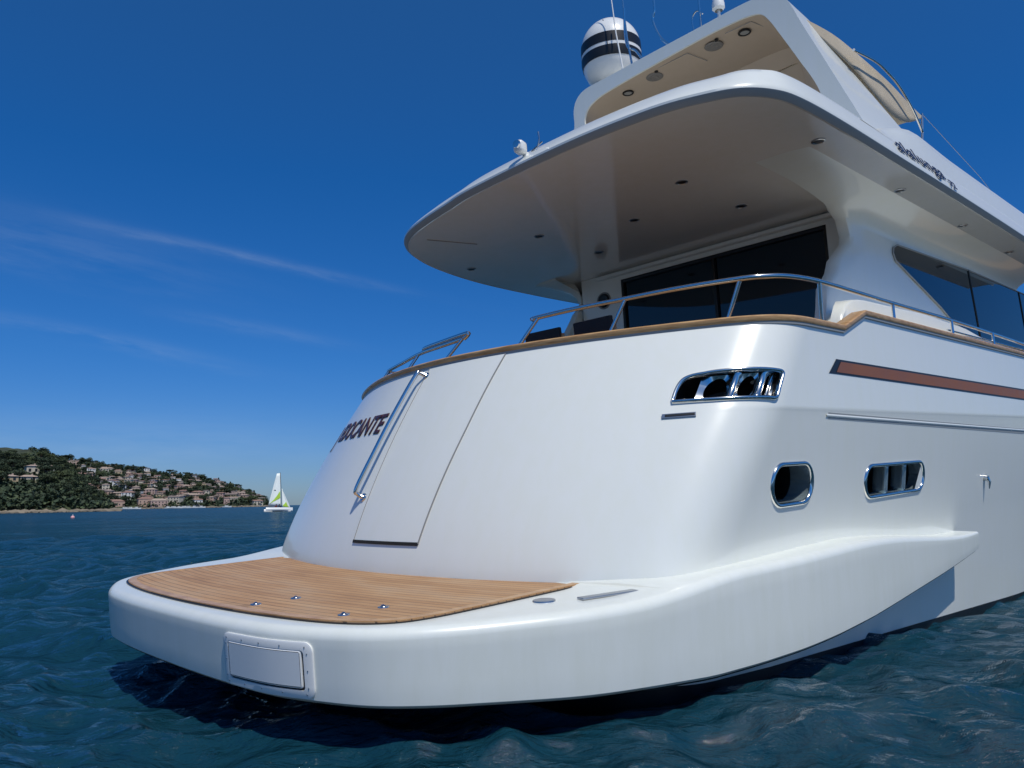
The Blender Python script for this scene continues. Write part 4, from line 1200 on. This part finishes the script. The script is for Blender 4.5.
# undergrowth and massed wood as one mass of leaf clumps
def wood_mass(name, rws, px0, px1, pa, pb, n, smin, smax, label, mtl, kmax=.78):
    V = []; F = []
    for i in range(n):
        px = random.uniform(pa, pb); k = random.uniform(.02, kmax); p = hill_pt(rws, px0, px1, px, k)
        if p.z < .8: continue
        s_ = random.uniform(smin, smax)
        c_ = p + Vector((0, 0, s_ * .4))
        for q in range(12):
            d = Vector((random.gauss(0, 1), random.gauss(0, 1), abs(random.gauss(0, .8)))).normalized() * s_
            a = Vector((random.gauss(0, 1), random.gauss(0, 1), random.gauss(0, .6))).normalized(); b = a.cross(Vector((random.gauss(0, 1), random.gauss(0, 1), 1))).normalized(); s2 = s_ * .42
            x = c_ + d; n0 = len(V); V += [x - a * s2, x + b * s2, x + a * s2, x - b * s2]; F.append((n0, n0 + 1, n0 + 2, n0 + 3))
    me = bpy.data.meshes.new(name); me.from_pydata([tuple(v) for v in V], [], F); me.materials.append(mtl)
    o = bpy.data.objects.new(name, me); COL.objects.link(o); tag(o, label, 'undergrowth', None, 'stuff')
wood_mass('undergrowth', h_near, -260, 120, -120, 118, 2600, 1.0, 2.6, 'dense dark green undergrowth covering the near headland', M['leaf_m'])
wood_mass('undergrowth', h_near, -260, 120, -120, 118, 1400, 1.2, 3.0, 'dark thicket between the pines of the near headland', M['leaf_d'])
wood_mass('undergrowth', h_town, -120, 274, 30, 272, 2600, 2.0, 4.6, 'dark green garden growth between the houses of the far hill', M['leaf_d'])
wood_mass('undergrowth', h_town, -120, 274, 30, 272, 1600, 1.8, 4.0, 'olive scrub between the houses of the far hill', M['leaf_m'])

# houses
WALLS = {'pink': (.46, .32, .27), 'cream': (.55, .49, .39), 'white': (.66, .65, .62), 'ochre': (.42, .33, .21), 'salmon': (.45, .31, .24), 'grey': (.36, .35, .35)}
ROOFS = {'terracotta': (.26, .155, .12), 'brown': (.19, .15, .13), 'pale': (.38, .29, .23)}
for k_n, c_ in WALLS.items(): M['w_' + k_n] = mat(k_n + '_render', c_, .9, noise_amt=.08, noise_scale=.4)
for k_n, c_ in ROOFS.items(): M['r_' + k_n] = mat(k_n + '_roof_tiles', c_, .9, noise_amt=.2, noise_scale=.8)
M['win'] = mat('dark_window', (.02, .025, .03), .2)
HM = {}
_wb = MB().box((0, 0, 0), (1.2, .12, 1.6)); WIN_ME = bpy.data.meshes.new('window'); WIN_ME.from_pydata([tuple(v) for v in _wb.v], [], _wb.f); WIN_ME.materials.append(M['win'])
def house_meshes(w, d, h, roofk, wallk, hipped, fl):
    key = (w, d, h, roofk, wallk, hipped)
    if key in HM: return HM[key]
    mw = MB().box((0, 0, h / 2 - 2), (w, d, h + 4))
    e = .5; rh = w * .13
    mr = MB(); 
    rd_ = w / 2 - d / 2 if hipped else w / 2 + e * .6
    rd_ = max(.5, rd_)
    mr.add([(-w / 2 - e, -d / 2 - e, h), (w / 2 + e, -d / 2 - e, h), (w / 2 + e, d / 2 + e, h), (-w / 2 - e, d / 2 + e, h), (-rd_, 0, h + rh), (rd_, 0, h + rh)],
           [(0, 1, 5, 4), (1, 2, 5), (2, 3, 4, 5), (3, 0, 4), (0, 3, 2, 1)])
    mr.box((w * .22, d * .1, h + rh * .8), (.7, .7, 1.6))
    spots = []; rows_ = max(1, int(h / 3))
    for f in range(rows_):
        n = max(2, int(w / 4))
        for q in range(n): spots.append((-w / 2 + w * (q + .5) / n, -d / 2 - .02, 1.4 + f * 3.0))
    out = [spots]
    for nm, mm_, mt in (('wall', mw, M['w_' + wallk]), ('roof', mr, M['r_' + roofk])):
        me = bpy.data.meshes.new(nm); me.from_pydata([tuple(v) for v in mm_.v], [], mm_.f); me.materials.append(mt); out.append((nm, me))
    HM[key] = out; return out
def house(p, rz, w, d, h, roofk, wallk, hipped, label, group, fl=2, name='house'):
    r = bpy.data.objects.new(name, None); COL.objects.link(r); r.location = p; r.rotation_euler = (0, 0, rz); tag(r, label, 'house', group)
    hm = house_meshes(w, d, h, roofk, wallk, hipped, fl)
    for nm, me in hm[1:]:
        o = bpy.data.objects.new(nm, me); COL.objects.link(o); o.parent = r
    for sp_ in hm[0]:
        o = bpy.data.objects.new('window', WIN_ME); COL.objects.link(o); o.parent = r; o.location = sp_
    return r
SIZES = [(8, 7, 5.5), (10, 7, 6.5), (13, 8, 6), (7, 6, 8), (9, 8, 9), (16, 9, 9)]
cnt = 0
for i in range(560):
    px = random.uniform(60, 262); k = random.random() ** 1.1 * .68 + .035
    if px < 105 and k < .15: continue
    if random.random() < (.15 if k > .5 else 0): continue
    p = hill_pt(h_town, -120, 274, px, k)
    if p.z < 2 and px > 262: continue
    if cnt >= 210: break
    w, d, h = random.choice(SIZES[:5] if k > .2 else SIZES); wk = random.choices(list(WALLS), [5, 5, 3, 4, 4, 1])[0]; rk = random.choices(list(ROOFS), [4, 4, 4])[0]
    az = az_of(px)
    size = {5.5: 'small low', 6.5: 'two storey', 6: 'long low', 8: 'narrow tall', 9: 'tall'}[h]
    house(p + Vector((0, 0, -.3)), -az + random.uniform(-.6, .6), w, d, h, rk, wk, random.random() < .5,
          '%s %s house with %s roof in the far hillside town' % (size, wk, {'terracotta': 'terracotta', 'brown': 'brown', 'pale': 'pale tiled'}[rk]), 'houses of the far hillside town'); cnt += 1
# single villas one can point at
def villa(px, k, rws, rng_, w, d, h, rk, wk, label, hip=True, up=0):
    p = hill_pt(rws, *rng_, px, k); return house(p + Vector((0, 0, up)), -az_of(px) + .25, w, d, h, rk, wk, hip, label, None, name='villa')
NR = (-260, 120); TR = (-120, 274)
villa(32, .40, h_near, NR, 6, 5, 3.6, 'pale', 'cream', 'pale cream villa half hidden among the dark pines of the near headland', up=2.5)
villa(29, .30, h_near, NR, 8, 4.5, 2.4, 'pale', 'cream', 'long cream terrace building just below the villa on the near headland', up=1.5)
villa(10, .27, h_near, NR, 7, 5, 2.6, 'pale', 'ochre', 'low ochre house with pale roof near the left edge of the headland', up=1.5)
villa(50, .42, h_near, NR, 3.5, 3, 3.5, 'pale', 'white', 'tiny white tower house right of the cream villa', up=3)
villa(117, .03, h_town, TR, 20, 9, 5, 'terracotta', 'salmon', 'long salmon waterfront building with slipway at the foot of the hill')
villa(147, .035, h_town, TR, 18, 9, 8, 'terracotta', 'salmon', 'tall salmon waterfront block below the town')
villa(160, .03, h_town, TR, 20, 9, 6.5, 'pale', 'pink', 'wide pink waterfront block right of the salmon one')

# moored boats under the town
def small_boat(px, D, L, label, mastless=True):
    r = bpy.data.objects.new('moored_boat', None); COL.objects.link(r); r.location = polar(px, D); r.rotation_euler = (0, 0, -az_of(px) + random.uniform(-.3, .3)); tag(r, label, 'boat', 'white boats moored below the town')
    rws = []
    for i in range(13):
        x = i / 12; hw = L * .15 * (1 - x ** 3.2) + .02; sh = 1.0 + .5 * x
        rws.append([(L * (x - .5), -hw, sh), (L * (x - .5), -hw * .8, .1), (L * (x - .5), 0, -.35), (L * (x - .5), hw * .8, .1), (L * (x - .5), hw, sh), (L * (x - .5), 0, sh + .08)])
    rws = [q + [q[0]] for q in rws]
    MB().grid(rws).add(rws[0][:6], [(0, 1, 2, 3, 4, 5)]).build('hull', M['whiteplastic'], r)
    MB().box((-L * .05, 0, 1.8), (L * .38, L * .2, 1.3), bev=.2).build('cabin', M['whiteplastic'], r)
    MB().box((-L * .05, 0, 1.95), (L * .385, L * .205, .45), bev=.05).build('window_band', M['win'], r)
for i, px in enumerate([128, 133, 139, 170, 176, 181, 186, 190, 196, 203, 228]):
    small_boat(px, 1030 - random.uniform(0, 20), random.choice([9, 11, 14]), 'small white motor boat moored on the water below the hillside town')

# buoy
bp = polar(76, 128)
bu = bpy.data.objects.new('mooring_buoy', None); COL.objects.link(bu); bu.location = bp; bu.scale = (.6, .6, .6); tag(bu, 'small pale pink mooring buoy floating off the near headland', 'buoy')
M['buoy'] = mat('pink_buoy_plastic', (.72, .36, .36), .4)
MB().lathe([(0, .62), (.18, .58), (.38, .42), (.46, .18), (.40, -.05), (.2, -.25), (0, -.3)], (0, 0, .05), seg=20).build('float', M['buoy'], bu)
MB().lathe([(0, .95), (.05, .94), (.06, .6)], (0, 0, .05), seg=10).build('top_ring', M['whiteplastic'], bu)

# sailing catamaran -------------------------------------------------------
SD = 175.0
sb = bpy.data.objects.new('sailing_catamaran', None); COL.objects.link(sb); sb.location = polar(279, SD); sb.rotation_euler = (radians(-10), radians(2), -az_of(279) + radians(10))
tag(sb, 'small sailing catamaran with white and lime green sails out on the sea', 'sailing boat')
M['sail'] = mat('sail_cloth', (.80, .84, .80), .7); M['lime'] = mat('lime_sail_cloth', (.40, .60, .05), .7)
for yy in (-1.1, 1.1):
    rws = []
    for i in range(17):
        x = i / 16; hw = .24 * (1 - abs(2 * x - .9) ** 3 * .7) * (1 if x < .8 else (1 - x) / .2 * .9 + .1); rws.append([(5.6 * (x - .5), yy + hw * cos(a), .28 + .34 * sin(a) + .12 * x) for a in [2 * pi * q / 10 for q in range(11)]])
    MB().grid(rws).build('float', M['whiteplastic'], sb)
MB().box((0, 0, .58), (2.2, 2.1, .05)).build('trampoline', M['black'], sb)
for x in (-1.1, 1.1): MB().tube([(x, -1.1, .6), (x, 1.1, .6)], .05, 8).build('cross_beam', M['chrome_s'], sb)
MB().tube([(.55, 0, .5), (.45, 0, 4.5), (.15, 0, 8.5)], .06, 8).build('mast', M['black'], sb)
def panel(name, P, mtl, belly, parent, n=10):
    A, Bq, C, D = [Vector(p) for p in P]; rws = []
    for i in range(n + 1):
        s_ = i / n; r0 = A.lerp(D, s_); r1 = Bq.lerp(C, s_); rws.append([r0.lerp(r1, j / n) + Vector((0, belly * sin(pi * j / n) * (1 - s_ * .7), 0)) for j in range(n + 1)])
    o = MB().grid(rws).build(name, mtl, parent); q = o.modifiers.new('t', 'SOLIDIFY'); q.thickness = .015; return o
ms = panel('mainsail', [(.42, 0, 1.2), (-2.1, .3, 1.3), (-.55, .1, 8.3), (.12, 0, 8.4)], M['sail'], .35, sb)
def sail_patch(name, P, belly, corners, mtl, parent, n=8):
    A, Bq, C, D = [Vector(p) for p in P]
    def pt(s_, t_): return A.lerp(D, s_).lerp(Bq.lerp(C, s_), t_) + Vector((0, belly * sin(pi * t_) * (1 - s_ * .7) - .035, 0))
    rws = []
    for i in range(n + 1):
        a = i / n; r0 = [lerp(corners[0][q], corners[3][q], a) for q in (0, 1)]; r1 = [lerp(corners[1][q], corners[2][q], a) for q in (0, 1)]
        rws.append([pt(lerp(r0[0], r1[0], j / n), lerp(r0[1], r1[1], j / n)) for j in range(n + 1)])
    o = MB().grid(rws).build(name, mtl, parent); q = o.modifiers.new('t', 'SOLIDIFY'); q.thickness = .01; return o
MAIN = [(.42, 0, 1.2), (-2.1, .3, 1.3), (-.55, .1, 8.3), (.12, 0, 8.4)]
sail_patch('lime_panel', MAIN, .35, [(.46, .02), (.03, .98), (.12, .66), (.24, .02)], M['lime'], ms)
JIB = [(.85, 0, 1.0), (2.55, 0, .75), (.62, 0, 5.0), (.58, 0, 5.0)]
jb = panel('jib', [(.85, 0, 1.0), (2.55, 0, .75), (.62, 0, 5.0), (.58, 0, 5.0)], M['sail'], .25, sb)
sail_patch('lime_panel', JIB, .25, [(.04, .05), (.04, .8), (.32, .7), (.10, .05)], M['lime'], jb)
panel('clear_window', [(-1.0, .28, 4.6), (-.6, .24, 4.6), (-.6, .22, 4.72), (-1.0, .26, 4.72)], M['glass'], .0, ms)
def crew(x, y, label, topc, yaw=0):
    r = bpy.data.objects.new('person', None); COL.objects.link(r); r.matrix_world = sb_m @ Matrix.Translation((x, y, .61)) @ Matrix.Rotation(yaw, 4, 'Z'); tag(r, label, 'person')
    J = [(0, 0, .12, .15), (0, -.02, .32, .14), (0, -.04, .52, .16), (0, -.02, .62, .07), (0, 0, .72, .095), (0, .01, .84, .10),
         (.10, .05, .12, .10), (.14, .42, .34, .075), (.14, .60, .04, .05), (.14, .72, .04, .04), (-.10, .05, .12, .10), (-.14, .42, .34, .075), (-.14, .60, .04, .05), (-.14, .72, .04, .04),
         (.20, -.02, .54, .07), (.26, .12, .34, .05), (.20, .34, .34, .035), (-.20, -.02, .54, .07), (-.26, .12, .34, .05), (-.20, .34, .34, .035)]
    E = [(0, 1), (1, 2), (2, 3), (3, 4), (4, 5), (0, 6), (6, 7), (7, 8), (8, 9), (0, 10), (10, 11), (11, 12), (12, 13), (2, 14), (14, 15), (15, 16), (2, 17), (17, 18), (18, 19)]
    me = bpy.data.meshes.new('body'); me.from_pydata([j[:3] for j in J], E, []); o = bpy.data.objects.new('body', me); COL.objects.link(o); o.parent = r
    sk = o.modifiers.new('skin', 'SKIN')
    for k, j in enumerate(J): me.skin_vertices[0].data[k].radius = (j[3], j[3])
    me.skin_vertices[0].data[0].use_root = True
    o.modifiers.new('sub', 'SUBSURF').levels = 1; o.data.materials.append(topc)
    MB().lathe([(0, .95), (.08, .92), (.115, .82), (.10, .76)], (0, -.01, 0), seg=14).build('hair', M['black'], r)
bpy.context.view_layer.update()
sb_m = sb.matrix_world.copy()
M['skin'] = mat('dark_wetsuit', (.03, .03, .045), .7); M['red'] = mat('dark_red_jacket', (.14, .03, .03), .7)
crew(-.55, -.35, 'person in a dark red jacket seated aft on the catamaran', M['red'], radians(150))
crew(.10, -.5, 'person in a dark wetsuit seated beside the catamaran mast', M['skin'], radians(200))
